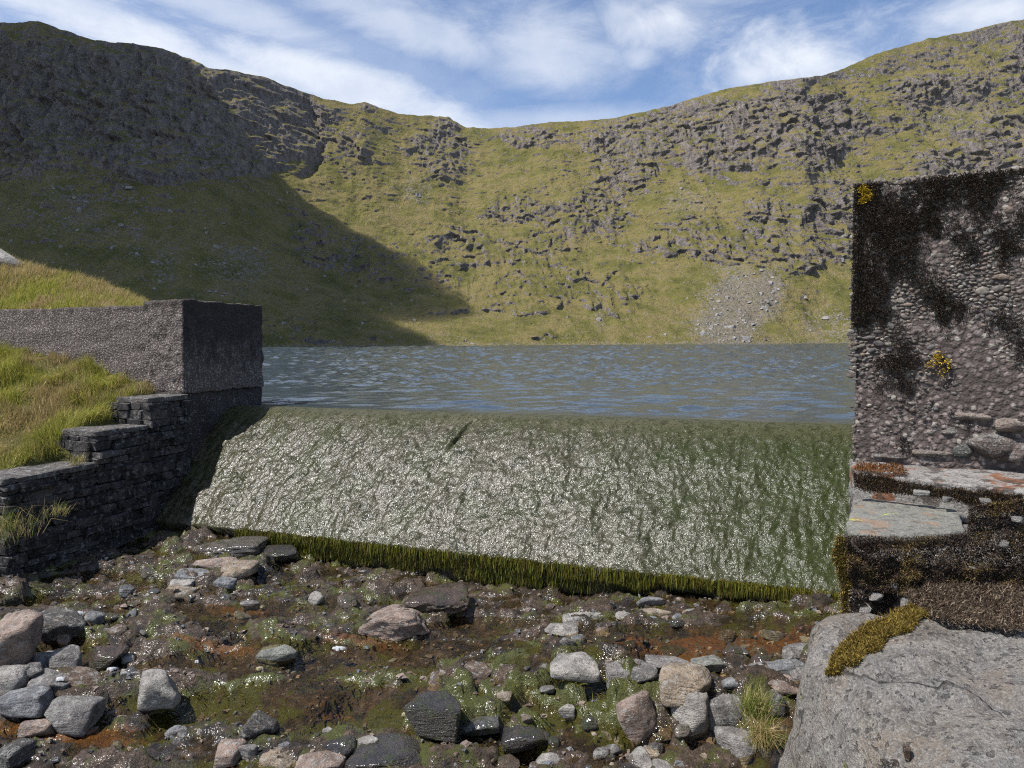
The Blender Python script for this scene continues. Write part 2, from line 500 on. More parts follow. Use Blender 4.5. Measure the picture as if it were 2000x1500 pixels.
CRAGS = [(250, 210, 300, 110, 1.0), (420, 260, 150, 80, .9), (330, 330, 70, 45, .8), (60, 200, 140, 120, .6), (480, 320, 60, 40, .5), (520, 205, 80, 40, .6), (560, 262, 110, 55, .7), (700, 290, 40, 30, .5), (622, 250, 25, 40, .5),
         (865, 308, 62, 46, 1.0), (880, 250, 30, 14, .8), (728, 216, 26, 9, .7), (1045, 270, 60, 26, .9), (1220, 265, 70, 40, .8), (1310, 250, 110, 45, .9), (1400, 268, 90, 60, 1.0), (1520, 220, 52, 60, 1.1), (1410, 300, 60, 30, .8),
         (1215, 330, 70, 48, .8), (1610, 240, 80, 50, .7), (1580, 300, 60, 40, .7), (1950, 280, 90, 60, .8), (1840, 325, 80, 28, .9), (1985, 130, 60, 60, .7), (1765, 205, 40, 50, .6), (1850, 180, 80, 40, .4),
         (1150, 420, 80, 50, .8), (1060, 490, 60, 40, .9), (1005, 410, 60, 26, .8), (900, 480, 90, 40, .9), (735, 505, 90, 40, 1.4), (822, 542, 50, 24, 1.5), (930, 572, 70, 30, 1.5), (1025, 580, 80, 30, 1.3), (1205, 582, 60, 45, 1.6), (1000, 545, 60, 18, .9), (1110, 545, 50, 20, .8),
         (1480, 430, 50, 50, .8), (1575, 485, 75, 50, 1.0), (1620, 395, 60, 40, 1.0), (1650, 480, 40, 60, .9), (1300, 475, 110, 22, .7), (1420, 495, 120, 26, .8), (1350, 440, 80, 18, .5),
         (640, 620, 60, 40, .6), (600, 490, 60, 60, .5), (740, 662, 34, 10, .7), (1060, 652, 50, 12, .7), (640, 665, 30, 10, .7), (860, 605, 60, 12, .6), (980, 500, 60, 18, .6), (620, 430, 80, 50, .3), (880, 400, 60, 20, .4)]
SMOOTHS = [(300, 440, 260, 80, .7), (1450, 605, 130, 55, 1.6), (800, 430, 100, 34, .4), (1300, 620, 90, 45, 1.0), (880, 645, 120, 20, .6), (1640, 570, 60, 90, 1.4), (1000, 340, 70, 40, .5), (1450, 360, 90, 20, .4), (1700, 130, 120, 40, .3), (1250, 540, 60, 16, .6), (100, 540, 200, 80, .6), (400, 560, 160, 70, .4)]
M = 0.16 + 0.42 * fbm2(X / 70, Z / 42, 5, 11)
for (a, b, rx, ry, k) in CRAGS:
    M += 0.72 * k * np.exp(-(((PX - a) / rx) ** 2 + ((PY - b) / ry) ** 2) ** 1.5)
for (a, b, rx, ry, k) in SMOOTHS:
    M -= 0.5 * k * np.exp(-(((PX - a) / rx) ** 2 + ((PY - b) / ry) ** 2))
Mc = np.clip(M, 0, 1.15)
crag = smooth(Mc, 0.18, 0.62)
edge = 1 - np.exp(-((1 - v) / 0.045)) * 0.8
shore = smooth(v, 0.0, 0.05)
dy = 16 * fbm2(X / 95, Z / 70, 3, 21)
# benches: alternate cliffs and ledges, broken up by warping
wq = 1.3 * fbm2(X / 60, Z / 45, 4, 31) + 0.8 * fbm2(X / 22, Z / 24, 4, 33, .6)
brk = smooth(fbm2(X / 34, Z / 26, 3, 37), -0.25, 0.3)
for L, amp, dip in ((27.0, .72, .22), (10.0, 0.28, -.12)):
    s_ = (Z + dip * X) / L + wq * (1.5 if L > 15 else 2.6)
    fr = s_ - np.floor(s_)
    dy += amp * (0.16 + 0.80 * crag * (0.35 + 0.65 * brk)) * L * 1.0 * (smooth(fr, 0.25, 0.95) - fr)
# vertical ribs and gullies on the crags
lean = X + 0.26 * Z + 2.2 * fbm2(X / 14, Z / 20, 3, 39)
rib = fbm2(lean / 24 + 0.35 * wq, Z / 85, 4, 41, 0.55, True)
rib2 = fbm2(lean / 8.5 + 0.4 * wq, Z / 32, 4, 43, 0.6, True)
rib3 = fbm2(lean / 2.8, Z / 10, 2, 47, .6, True)
dy -= crag * (12.0 * rib + 4.6 * rib2 + 1.3 * rib3)
# shallow runnels, hummocks and small outcrops on the grass between
dy -= (1 - crag) * (5.0 * fbm2((X + .2 * Z) / 26, Z / 70, 4, 48, .55, True) + 2.4 * fbm2(X / 17, Z / 8, 4, 49, .6))
dy -= (1.0 + .25 * crag) * fbm2(X / 9, Z / 6, 4, 51, .6) + crag * 5 * fbm2(X / 40, Z / 40, 2, 53)
kn = fbm2(X / 11 + wq, Z / 6.5, 3, 71, .6)
dy -= 2.0 * smooth(kn, 0.16, 0.34) * smooth(M, -.2, .2) * (1 - .6 * crag)
for line, wd, dp in (([(1582, 175), (1562, 205), (1548, 240), (1520, 275), (1512, 318), (1494, 350), (1500, 400), (1497, 440), (1478, 480)], 8, 6), ([(1600, 150), (1490, 330)], 40, 0), ([(610, 210), (640, 300), (600, 350)], 8, 12), ([(1150, 550), (1180, 600), (1188, 640), (1186, 672)], 9, 3)):
    dmin = np.full(X.shape, 1e9)
    for (a, b), (c, d) in zip(line[:-1], line[1:]):
        q = np.clip(((PX - a) * (c - a) + (PY - b) * (d - b)) / ((c - a) ** 2 + (d - b) ** 2), 0, 1)
        dmin = np.minimum(dmin, np.hypot(PX + 14 * fbm2(X / 20, Z / 14, 3, 63) - a - q * (c - a), PY - b - q * (d - b)))
    dy += dp * np.exp(-(dmin / wd) ** 2)
Yd = Y + dy * edge * shore
Zd = Z + (1 - edge) * 2.2 * fbm2(X / 11, X * 0, 4, 61) * (v > 0.9)
Xd = X + shore * crag * 2.0 * fbm2(X / 8, Z / 8, 3, 67)
scree = np.zeros(X.shape)
for (a, b, rx, ry, k) in [(1440, 590, 62, 70, 1.1), (1400, 640, 60, 40, .8), (1500, 570, 30, 50, .7), (1620, 640, 60, 30, .5), (470, 520, 70, 40, .6), (160, 420, 60, 60, .5), (270, 440, 20, 80, .4), (820, 380, 30, 30, .4), (1170, 600, 12, 40, .7), (1350, 400, 60, 30, .4), (1860, 240, 80, 50, .4), (330, 520, 30, 60, .4)]:
    scree += k * np.exp(-(((PX - a) / rx) ** 2 + ((PY - b) / ry) ** 2) ** 1.4)
scree = np.clip(scree + .9 * np.exp(-v / .010) + 0.5 * fbm2(X / 18, Z / 9, 4, 77), 0, 1) * (1 - 0.5 * crag)
hv = np.stack([Xd, Yd, Zd], -1)
back = np.stack([np.stack([t * (Yr + k), Yr + k, Zd[-1] - 0.0012 * k * k - 0.06 * k], -1) for k in (8, 25, 60, 120, 220, 400)])
hv2 = np.concatenate([hv, back]).reshape(-1, 3)
nr = NROW + 6
pad = lambda a, val: np.concatenate([a, np.full((6, NCOL), val)]).ravel()
m_, g = mat('hillside'); M_HILL = m_
pos = g.coord('World')
nz = g.sep(g.node('ShaderNodeNewGeometry').outputs['Normal'], 2)
acr = g.attr('crag'); asc = g.attr('scree')
nA = g.noise(pos, 0.035, 8, 0.62); nB = g.noise(pos, 0.22, 7, 0.65); nC = g.noise(pos, 1.1, 5, 0.7)
grass = g.ramp(nA, [(0.25, (0.115, 0.118, 0.026)), (0.46, (0.195, 0.178, 0.048)), (0.60, (0.268, 0.214, 0.084)), (0.78, (0.155, 0.144, 0.044))])
grass = g.mix(g.sstep(nB, 0.40, 0.68), grass, g.mix(0.5, grass, (0.20, 0.155, 0.075)))
grass = g.mix(g.m('MULTIPLY', g.sstep(nC, 0.46, 0.75), 0.6), grass, (0.070, 0.074, 0.024))
str_ = g.noise(g.scale(pos, (0.30, 0.12, 0.045), rot=(0, 0.3, 0)), 1.2, 7, 0.7)
rock = g.ramp(str_, [(0.22, (0.10, 0.088, 0.082)), (0.46, (0.205, 0.175, 0.162)), (0.70, (0.34, 0.295, 0.275))])
rock = g.mix(g.m('MULTIPLY', g.sstep(nC, 0.48, 0.7), .7), rock, (0.085, 0.078, 0.074))
rock = g.mix(g.m('MULTIPLY', g.sstep(nB, 0.55, 0.7), 0.4), rock, (0.10, 0.105, 0.04))
fac = g.m('ADD', g.m('SUBTRACT', 0.52, nz), g.m('ADD', g.m('MULTIPLY', acr, 0.22), g.m('ADD', g.m('MULTIPLY', g.m('SUBTRACT', nB, 0.5), 0.5), g.m('MULTIPLY', g.m('SUBTRACT', nC, 0.5), 0.32))))
col = g.mix(g.sstep(fac, -0.02, 0.12), grass, rock)
stn = g.voro(pos, 0.75); stc = g.sep(g.voro(pos, 0.75, out='Color'), 0)
scol = g.mix(stc, (0.15, 0.128, 0.105), (0.30, 0.26, 0.22))
sm = g.m('MULTIPLY', g.sstep(g.m('ADD', asc, g.m('ADD', g.m('MULTIPLY', g.m('SUBTRACT', stc, 0.5), 0.9), g.m('MULTIPLY', g.m('SUBTRACT', nB, 0.5), 0.7))), 0.38, 0.7), 0.75)
col = g.mix(sm, col, scol)
hh = g.m('ADD', g.m('MULTIPLY', nC, 1.0), g.m('ADD', g.m('MULTIPLY', nB, 2.0), g.m('MULTIPLY', g.m('SUBTRACT', 1.0, stn), 0.5)))
g.pr(col, 0.95, g.bump(hh, 0.9, 1.6), 0.1)
hill = link('hills', mesh('hills', hv2, gridfaces(nr, NCOL), True, {'crag': pad(crag, 0.1), 'scree': pad(scree, 0)}), M_HILL, kind='structure', label='craggy green fellside ringing the far shore of the lake')

# scree stones strewn below the crags: far too many to count
sel = RNG.random(X.shape) < 0.055 * np.clip(scree - 0.25, 0, 1) + 0.0016 * (1 - crag) * (v < 0.7)
pts = hv[sel & (v > 0.01)]
D1, F1 = ico(1)
nS = len(pts)
szs = RNG.lognormal(math.log(0.85), 0.45, nS)
jit = 1 + 0.35 * RNG.standard_normal((nS, 12, 3)) if False else None
_b = np.array([[-1, -1, -.6], [1, -1, -.6], [1, 1, -.6], [-1, 1, -.6], [-.7, -.7, .7], [.7, -.8, .5], [.6, .7, .7], [-.8, .6, .6]])
_bf = np.array([[0, 1, 5, 4], [1, 2, 6, 5], [2, 3, 7, 6], [3, 0, 4, 7], [4, 5, 6, 7]])
ang = RNG.uniform(0, 6.28, nS); cb = _b[None] * (1 + 0.3 * RNG.standard_normal((nS, 8, 3))) * szs[:, None, None] * RNG.uniform(.6, 1.2, (nS, 1, 3))
cs, sn = np.cos(ang)[:, None], np.sin(ang)[:, None]
V = np.stack([cb[..., 0] * cs - cb[..., 1] * sn, cb[..., 0] * sn + cb[..., 1] * cs, cb[..., 2]], -1) + pts[:, None, :]
ff = (np.arange(nS) * 8)[:, None, None] + _bf[None]
m_, g = mat('scree_stone')
g.pr(g.mix(g.noise(g.coord('World'), 0.5, 3), (0.15, 0.135, 0.125), (0.33, 0.31, 0.28)), 0.9)
link('scree_stones', mesh('scree_stones', V.reshape(-1, 3), ff.reshape(-1, 4), False), m_, kind='stuff', label='grey scree stones strewn down the far slope', category='scree')

# ------------------------------------------------------------------ the wide ground sheet underneath
m_, g = mat('ground_sheet'); g.pr(g.mix(g.noise(g.coord('World'), 0.4, 6), (0.06, 0.07, 0.02), (0.12, 0.10, 0.05)), 0.95)
link('ground', mesh('ground', [(-1700, -1700, -4.2), (1700, -1700, -4.2), (1700, 1700, -4.2), (-1700, 1700, -4.2)], np.array([[0, 1, 2, 3]])), m_, kind='structure', label='moorland ground under and around the valley')

# ------------------------------------------------------------------ plan geometry of the weir
LAKE = -1.0
C0 = np.array([-3.28, 11.9]); C1 = np.array([4.02, 8.98])
cd = (C1 - C0) / np.linalg.norm(C1 - C0)                    # along the crest, left to right
cn_ = np.array([-cd[1], cd[0]]);  cn_ = cn_ if cn_[1] > 0 else -cn_   # upstream


def weir_xy(s, r): return C0[None] + np.outer(s, cd) - np.outer(r, cn_)


# lake surface: from the crest to beyond the shore
m_, g = mat('lake_water'); M_LAKE = m_
pos = g.coord('World')
wv = g.scale(pos, (0.55, 1.0, 1.0), rot=(0, 0, math.radians(20)))
h1 = g.noise(wv, 1.7, 3, 0.55, 0.4); h2 = g.noise(wv, 5.0, 4, 0.6, 0.3); h3 = g.noise(wv, 0.18, 3, 0.5); h4 = g.noise(wv, 15, 2, 0.5)
nb = g.bump(g.noise(wv, 9.0, 2, 0.5, 0.3), 1.0, 0.010)
deep = g.mix(g.sstep(g.noise(pos, 0.05, 4), 0.4, 0.6), (0.046, 0.062, 0.076), (0.052, 0.068, 0.076))
g.pr(deep, 0.09, nb, 0.5, IOR=1.33)
lt = np.linspace(-.80, .80, 270)
Yc = (C0 @ cn_) / (cn_[0] * lt + cn_[1])
q = np.linspace(0, 1, 600)[:, None]
LY = Yc[None] * (640 / Yc[None]) ** q; LX = lt[None] * LY; sp = LY * .0063
ca, sa = math.cos(.35), math.sin(.35)
ux_, uy_ = LX * ca + LY * sa, -LX * sa + LY * ca
h = 0
for amp, fx_, fy_, sd in ((.010, .42, .95, 1), (.020, 1.0, 2.3, 2), (.013, 2.0, 4.4, 3), (.006, 3.6, 8.0, 4)):
    h = h + amp * n2(ux_ * fx_, uy_ * fy_, 500 + sd) * smooth(1 / fy_ / sp, 1.4, 3.0)
ii, jj = np.meshgrid(np.arange(600), np.arange(270), indexing='ij')
h = h + .31 * sp * (n2(jj / 2.6, ii / 4.7, 511) + .6 * n2(jj / 1.3, ii / 2.3, 513)) * smooth(LY, 11, 24) * (1 - .5 * smooth(LY, 120, 450))
h = 1.75 * h * (.8 + .4 * smooth(fbm2(LX / 14, LY / 22, 3, 517), -.4, .4)) * smooth(q, 0, .02)
link('lake_water', mesh('lake_water', np.stack([LX, LY, LAKE + h], -1).reshape(-1, 3), gridfaces(600, 270)), M_LAKE, kind='structure', label='rippled blue grey lake behind the weir')

# ------------------------------------------------------------------ weir
PROF = np.array([(-0.9, -1.30), (-0.5, -1.08), (-0.25, -1.02), (0.0, -0.988), (0.12, -0.992), (0.26, -1.035), (0.42, -1.15), (0.7, -1.40), (1.1, -1.765), (1.5, -2.13), (1.9, -2.52)])
NS, NR = 560, 240
sv = np.linspace(-1.75, 8.6, NS)
pl = np.concatenate([[0], np.cumsum(np.hypot(*np.diff(PROF, axis=0).T))])
tt = np.linspace(0, pl[-1], NR)
# smooth profile
pr_ = np.interp(tt, pl, PROF[:, 0]); pz = np.interp(tt, pl, PROF[:, 1])
ker = np.hanning(21); ker /= ker.sum()
pz = np.convolve(np.pad(pz, 10, mode='edge'), ker, 'valid'); pr_ = np.convolve(np.pad(pr_, 10, mode='edge'), ker, 'valid')
pr_[-1], pz[-1] = 1.9, -2.52
R_, S_ = np.meshgrid(pr_, sv, indexing='ij'); Z_ = np.broadcast_to(pz[:, None], R_.shape).copy()
T_ = np.broadcast_to(tt[:, None], R_.shape)
face = smooth(R_, 0.1, 0.6)
d = 0.045 * fbm2(S_ / 0.45, T_ / 0.8, 4, 5) + 0.020 * fbm2(S_ / 0.10 + 0.5 * T_, T_ / 0.24, 3, 8, 0.6) + 0.014 * fbm2(S_ / 0.04, T_ / 0.07, 2, 9)
ck = np.abs((S_ - 3.0) + (R_ - 0.45) * 0.42 + 0.05 * fbm2(S_ * 0 + 1, T_ / 0.12, 3, 4))
d = d - 0.07 * np.exp(-(ck / 0.025) ** 2) * smooth(R_, 0.26, 0.34) * (1 - smooth(R_, 0.66, 0.8))
d *= 0.18 + 0.82 * face
nrm_r, nrm_z = 0.67, 0.74
XY = weir_xy(S_.ravel(), (R_ + d * nrm_r * face).ravel())
V = np.column_stack([XY, (Z_ + d * (1 - 0.26 * face)).ravel()])
m_, g = mat('wet_weir_face'); M_WEIR = m_
pos = g.coord('World'); uv = g.coord('UV')
a1 = g.noise(pos, 1.6, 6, 0.62); a2 = g.noise(g.scale(pos, (1, 1, 0.5)), 6.5, 6, 0.68); a3 = g.noise(pos, 34, 4, 0.7)
c = g.ramp(a2, [(0.25, (0.022, 0.024, 0.008)), (0.45, (0.062, 0.056, 0.028)), (0.6, (0.105, 0.09, 0.062)), (0.76, (0.045, 0.046, 0.014))])
c = g.mix(g.sstep(a1, 0.46, 0.72), c, g.mix(0.6, c, (0.036, 0.048, 0.006)))
c = g.mix(g.m('MULTIPLY', g.sstep(g.sep(pos, 0), 0.0, 3.6), 0.8), c, g.mix(a3, (0.020, 0.036, 0.006), (0.055, 0.068, 0.016)))
c = g.mix(g.m('MULTIPLY', g.sstep(g.sep(pos, 2), -1.25, -1.0), 0.75), c, g.mix(a2, (0.06, 0.062, 0.024), (0.125, 0.115, 0.06)))
c = g.mix(g.sstep(a3, 0.5, 0.75), c, (0.018, 0.02, 0.007))
run = g.noise(g.scale(pos, (1, 1, 0.16)), 11, 5, 0.6, 0.4)
c = g.mix(g.m('MULTIPLY', g.sstep(run, .5, .75), .6), c, (0.024, 0.025, 0.007))
f1 = g.noise(g.scale(pos, (1, 1, 0.6)), 62, 1, 0.5, 0.2); f2 = g.noise(pos, 150, 0, 0.5); f3 = g.noise(g.scale(pos, (1, 1, .35)), 14, 1, .5, .3)
nb = g.bump(a3, 0.8, 0.03)
nf = g.bump(g.m('ADD', g.m('ADD', f1, g.m('MULTIPLY', f2, 0.30)), g.m('MULTIPLY', f3, 0.6)), 1.0, 0.0060)
film = g.m('MULTIPLY', g.m('SUBTRACT', 1.0, g.m('MULTIPLY', g.sstep(run, .45, .8), .65)), g.m('SUBTRACT', 1.0, g.m('MULTIPLY', g.sstep(g.sep(pos, 0), .5, 4.5), .5)))
film = g.m('MULTIPLY', g.m('MULTIPLY', film, .78), g.m('SUBTRACT', 1.0, g.m('MULTIPLY', g.sstep(g.sep(pos, 2), -1.6, -1.1), .5)))
g.pr(c, 0.75, nb, 0.12, **{'Coat Weight': film, 'Coat Roughness': 0.23, 'Coat IOR': 1.45, 'Coat Normal': nf})
weir = link('weir', None, category='weir', label='low sloping weir with a thin sheet of sparkling water over green algae')
lipz = -3.35
bot = np.column_stack([weir_xy(sv, np.full(NS, 1.78)), np.full(NS, lipz)])
mid_ = np.column_stack([weir_xy(sv, np.full(NS, 1.80)), np.full(NS, -2.62)])
Fq = gridfaces(NR, NS)
ov = np.arange((NR - 1) * NS, NR * NS)
Va = np.concatenate([V, mid_, bot])
o1 = NR * NS + np.arange(NS); o2 = o1 + NS
q1 = np.stack([ov[:-1], ov[1:], o1[1:], o1[:-1]], -1); q2 = np.stack([o1[:-1], o1[1:], o2[1:], o2[:-1]], -1)
Fall = np.concatenate([Fq, q1, q2])
link('spillway_face', mesh('spillway_face', Va, Fall[:, ::-1]), M_WEIR, weir)
# hanging moss under the lip
n = 34000
s = RNG.uniform(0.2, 8.0, n)
keep = RNG.random(n) < .72 + .55 * n2(s * 3.1, s * .37, 7) + .35 * n2(s * 9.3, s * .7, 8) ; s = s[keep]; n = len(s)
row = RNG.integers(0, 4, n)
row = np.where(s > 4.6 + RNG.uniform(-.3, .9, n), np.minimum(row, 1), row); row = np.where(s > 6.0, 0, row)
xy = weir_xy(s, np.full(n, 1.9) - 0.02 * row + RNG.normal(0, 0.02, n))
base = np.column_stack([xy, -2.50 - 0.07 * row * (1 + .5 * n2(s * 1.7, s * 0, 4)) + RNG.normal(0, 0.015, n)])
L_ = RNG.uniform(0.03, 0.13, n) * (1 + .8 * n2(s * 2.3, row * 1.7, 9))
bend = np.column_stack([-cn_[0] * L_ * .25, -cn_[1] * L_ * .25, 0 * L_]) + RNG.normal(0, 0.008, (n, 3))
V, T, C = blades(base, np.tile([0, 0, -1.0], (n, 1)), L_, RNG.uniform(0.004, 0.010, n), bend, palette([(0.12, 0.13, 0.014), (0.10, 0.12, 0.014), (0.18, 0.165, 0.022), (0.06, 0.06, 0.012), (0.10, 0.065, 0.018)], n))
link('moss_fringe', mesh('moss_fringe', V, T, True, color=C), M_WETMOSS, weir, kind='stuff')

# ------------------------------------------------------------------ left pier, wall and stepped wing wall
# corners in plan
N_ = np.array([-4.97, 11.26]); Fp = np.array([-4.37, 13.06])
wd = unit(N_ - Fp)                         # downstream along the wing wall face
wl = np.array([-0.925, 0.38])              # along the front of the long wall, to the left
def pt(xy, z): return np.array([xy[0], xy[1], z])
def loop(a, b, c, d, z): return [pt(a, z[0]), pt(b, z[1]), pt(c, z[2]), pt(d, z[3])]
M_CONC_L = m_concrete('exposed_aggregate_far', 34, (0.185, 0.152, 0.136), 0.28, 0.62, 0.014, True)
M_RENDER = m_concrete('old_render', 60, (0.085, 0.075, 0.072), 0.6, 0.50, 0.012)
lp = link('concrete_pier', None, category='pier', label='squat square concrete pier at the far end of the weir, joined to a long wall')
A, B = N_, Fp
# the raised end block
Cc, Dd = Fp + wl * 0.95, N_ + wl * 0.80
V, Fq = block(loop(A + wl * 0.02, B + np.array([-.0, 0]), Cc, Dd, [-0.72] * 4) + loop(A, B, Cc, Dd, [0.715, 0.70, .69, .70]), 48, 0.05, 6, 3, 0.03, 5)
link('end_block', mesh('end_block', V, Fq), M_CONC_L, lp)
# base below the block, a little set back from the face
A2, B2 = A + wd * 0.02 + wl * 0.05, B - wd * 0.02 + wl * 0.06
V, Fq = block(loop(A2, B2, Cc, Dd, [-3.3] * 4) + loop(A2, B2, Cc, Dd, [-0.70] * 4), 36, 0.04, 4, 9, 0.02)
link('pier_base', mesh('pier_base', V, Fq), M_RENDER, lp)
# long wall running left
E0, E1 = N_ + wl * 0.72 - wd * 0.02, N_ + wl * 14
back_ = -wd * 0.9
V, Fq = block(loop(E0, E0 + back_, E1 + back_, E1, [-1.2] * 4) + loop(E0, E0 + back_, E1 + back_, E1, [0.635, 0.63, .70, .70]), 48, 0.045, 5, 13, 0.02, 5)
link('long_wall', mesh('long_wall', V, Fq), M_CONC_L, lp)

m_, g = mat('wall_stone'); M_WSTONE = m_
oi = g.node('ShaderNodeObjectInfo'); v_ = g.coord('World')
c = g.mix(oi.outputs['Random'], (0.035, 0.033, 0.033), (0.10, 0.088, 0.08))
c = g.mix(g.sstep(g.noise(v_, 9, 6, .68), 0.42, 0.62), c, (0.022, 0.021, 0.021))
c = g.mix(g.m('MULTIPLY', g.sstep(g.noise(v_, 14, 6, .7), 0.60, 0.68), 0.6), c, (0.25, 0.24, 0.23))
g.pr(c, 0.85, g.bump(g.noise(v_, 40, 5, .7), 0.8, 0.02), 0.3)
ww = link('stepped_wing_wall', None, category='wall', label='dark stepped stone wall leading down from the far pier to the stream')


def bstone(rng, jit=0.19):
    """bevelled stone block in [-.5,.5]^3, 24 verts"""
    bm = bmesh.new(); bmesh.ops.create_cube(bm, size=1.0)
    for v_ in bm.verts: v_.co += Vector(rng.uniform(-jit, jit, 3) * 0.6)
    bmesh.ops.bevel(bm, geom=bm.edges[:], offset=0.07, segments=1, affect='EDGES')
    me = bpy.data.meshes.new('stone'); bm.to_mesh(me); bm.free()
    return me


WST = [bstone(np.random.default_rng(k)) for k in range(8)]
for me in WST: me.materials.append(M_WSTONE)
# step segments along the wall (distance from N_ downstream, top z)
SEG = [(-0.05, 0.74, -0.735), (0.74, 1.63, -1.11), (1.63, 2.92, -1.52)]
ux = np.array([*wd, 0]); uw = np.array([*wl, 0]); uz = np.array([0, 0, 1.0])
def orient(o, along, across, size, loc):
    a = unit(along); c_ = unit(np.cross([0, 0, 1], a)); 
    Mx = Matrix(((a[0] * size[0], c_[0] * size[1], 0, loc[0]), (a[1] * size[0], c_[1] * size[1], 0, loc[1]), (0, 0, size[2], loc[2]), (0, 0, 0, 1)))
    o.matrix_world = Mx
for si, (a, b, zt) in enumerate(SEG):
    # rubble core behind the facing
    p0, p1 = N_ + wd * a + wl * 0.10, N_ + wd * (b - 0.10) + wl * 0.10
    q0, q1 = p0 + wl * 0.5, p1 + wl * 0.5
    V, Fq = block(loop(p0, p1, q1, q0, [-3.4] * 4) + loop(p0, p1, q1, q0, [zt - 0.06] * 4), 10, 0.03, 5, 30 + si, 0.02)
    link('core', mesh('core', V, Fq), M_RENDER, ww)
    # courses on the stream face and on the step front
    z = zt - 0.075; row = 0
    while z > -3.2:
        h_ = random.uniform(0.06, 0.19); zb = z - h_
        x = a + (random.uniform(-0.15, 0) if si else 0.0)
        x = max(x, a)
        while x < b - 0.03:
            l_ = min(random.uniform(0.10, 0.5), b - x)
            if b - x - l_ < 0.08: l_ = b - x
            o = link('stone', random.choice(WST), None, ww)
            cxy = N_ + wd * (x + l_ / 2) + wl * (0.07 + random.uniform(-0.045, 0.04))
            orient(o, ux, uw, (l_ * 0.99, 0.20, h_ * 1.0), pt(cxy, (z + zb) / 2))
            x += l_
        zlow = SEG[si + 1][2] if si < 2 else -2.9
        if z > zlow - 0.05:
            y_ = 0.1
            while y_ < 0.62:
                l_ = random.uniform(0.16, 0.3)
                o = link('stone', random.choice(WST), None, ww)
                orient(o, uw, ux, (l_, 0.18, h_), pt(N_ + wd * (b - 0.06 + random.uniform(-.02, .02)) + wl * (y_ + l_ / 2), (z + zb) / 2))
                y_ += l_
        z = zb; row += 1
    # coping slabs
    x = a; 
    while x < b - 0.05:
        l_ = min(random.uniform(0.4, 0.6), b - x + 0.02)
        V, Fq = block(loop(N_ + wd * x + wl * -0.03, N_ + wd * (x + l_ - .01) + wl * -0.03, N_ + wd * (x + l_ - .01) + wl * (0.62 + random.uniform(-.06, .06)), N_ + wd * x + wl * 0.62, [zt - 0.075] * 4) + loop(N_ + wd * x + wl * -0.03, N_ + wd * (x + l_ - .01) + wl * -0.03, N_ + wd * (x + l_ - .01) + wl * 0.62, N_ + wd * x + wl * 0.62, [zt + random.uniform(-.01, .012) for _ in range(4)]), 8, 0.015, 8, 60 + si + int(x * 10), 0.12)
        o = link('coping_stone', mesh('coping_stone', V, Fq), M_ROCK, ww); o.color = (0.13, 0.12, 0.115, 1)
        x += l_

# ------------------------------------------------------------------ right abutment
e1 = np.array([math.cos(math.radians(28)), -math.sin(math.radians(28))])
e2 = np.array([math.sin(math.radians(26.2)), math.cos(math.radians(26.2))])
PA = np.array([(1668 - 1000) / F * 3.33, 3.33])
ab = link('concrete_abutment', None, category='abutment', label='tall pebbly concrete abutment with dark moss at the near end of the weir')
M_CONC_R = m_concrete('exposed_aggregate_near', 42, (0.165, 0.132, 0.118), 0.3, 0.60, 0.008)
def ploop(o, a, b, z): return loop(o, o + e1 * a, o + e1 * a + e2 * b, o + e2 * b, z)
TOPZ = 0.69
V, Fq = block(ploop(PA, 2.2, 7.5, [-0.56] * 4) + ploop(PA, 2.2, 7.5, [TOPZ, TOPZ + 0.02, TOPZ, TOPZ]), 60, 0.02, 4, 17, 0.012)
link('wall', mesh('wall', V, Fq), M_CONC_R, ab)

# pebbles standing out of the face: (a along e1, z) dart throwing
def facept(a, z, out=0.0): xy = PA + e1 * a - np.array([-e1[1], e1[0]]) * out; return pt(xy, z)
fn = np.array([e1[1], -e1[0], 0.0]);  fn = fn if fn[1] < 0 else -fn
cell = {}
pebs = []
prg = np.random.default_rng(21)
for k in range(26000):
    a, z = prg.uniform(-0.012, 0.80), prg.uniform(-0.50, TOPZ + 0.004)
    low = smooth(np.array(z), -0.18, -0.02)       # fewer pebbles show in the smoother render below
    if prg.random() > 0.05 + 0.95 * float(low) * (.5 + .5 * float(smooth(np.array(z), -.05, .35))): continue
    big_ = prg.random()
    r = 0.0075 + 0.012 * big_ ** 2.2 + (0.006 if (big_ > .8 and z > .2) else 0)
    if z < -0.1: r *= 0.7
    i, j = int(a / 0.04), int(z / 0.04 + 50); ok = True
    for di in (-1, 0, 1):
        for dj in (-1, 0, 1):
            for (a2, z2, r2) in cell.get((i + di, j + dj), ()):
                if (a - a2) ** 2 + ((z - z2) * 1.35) ** 2 < ((r + r2) * 0.86) ** 2: ok = False; break
            if not ok: break
        if not ok: break
    if ok:
        cell.setdefault((i, j), []).append((a, z, r)); pebs.append((a, z, r))
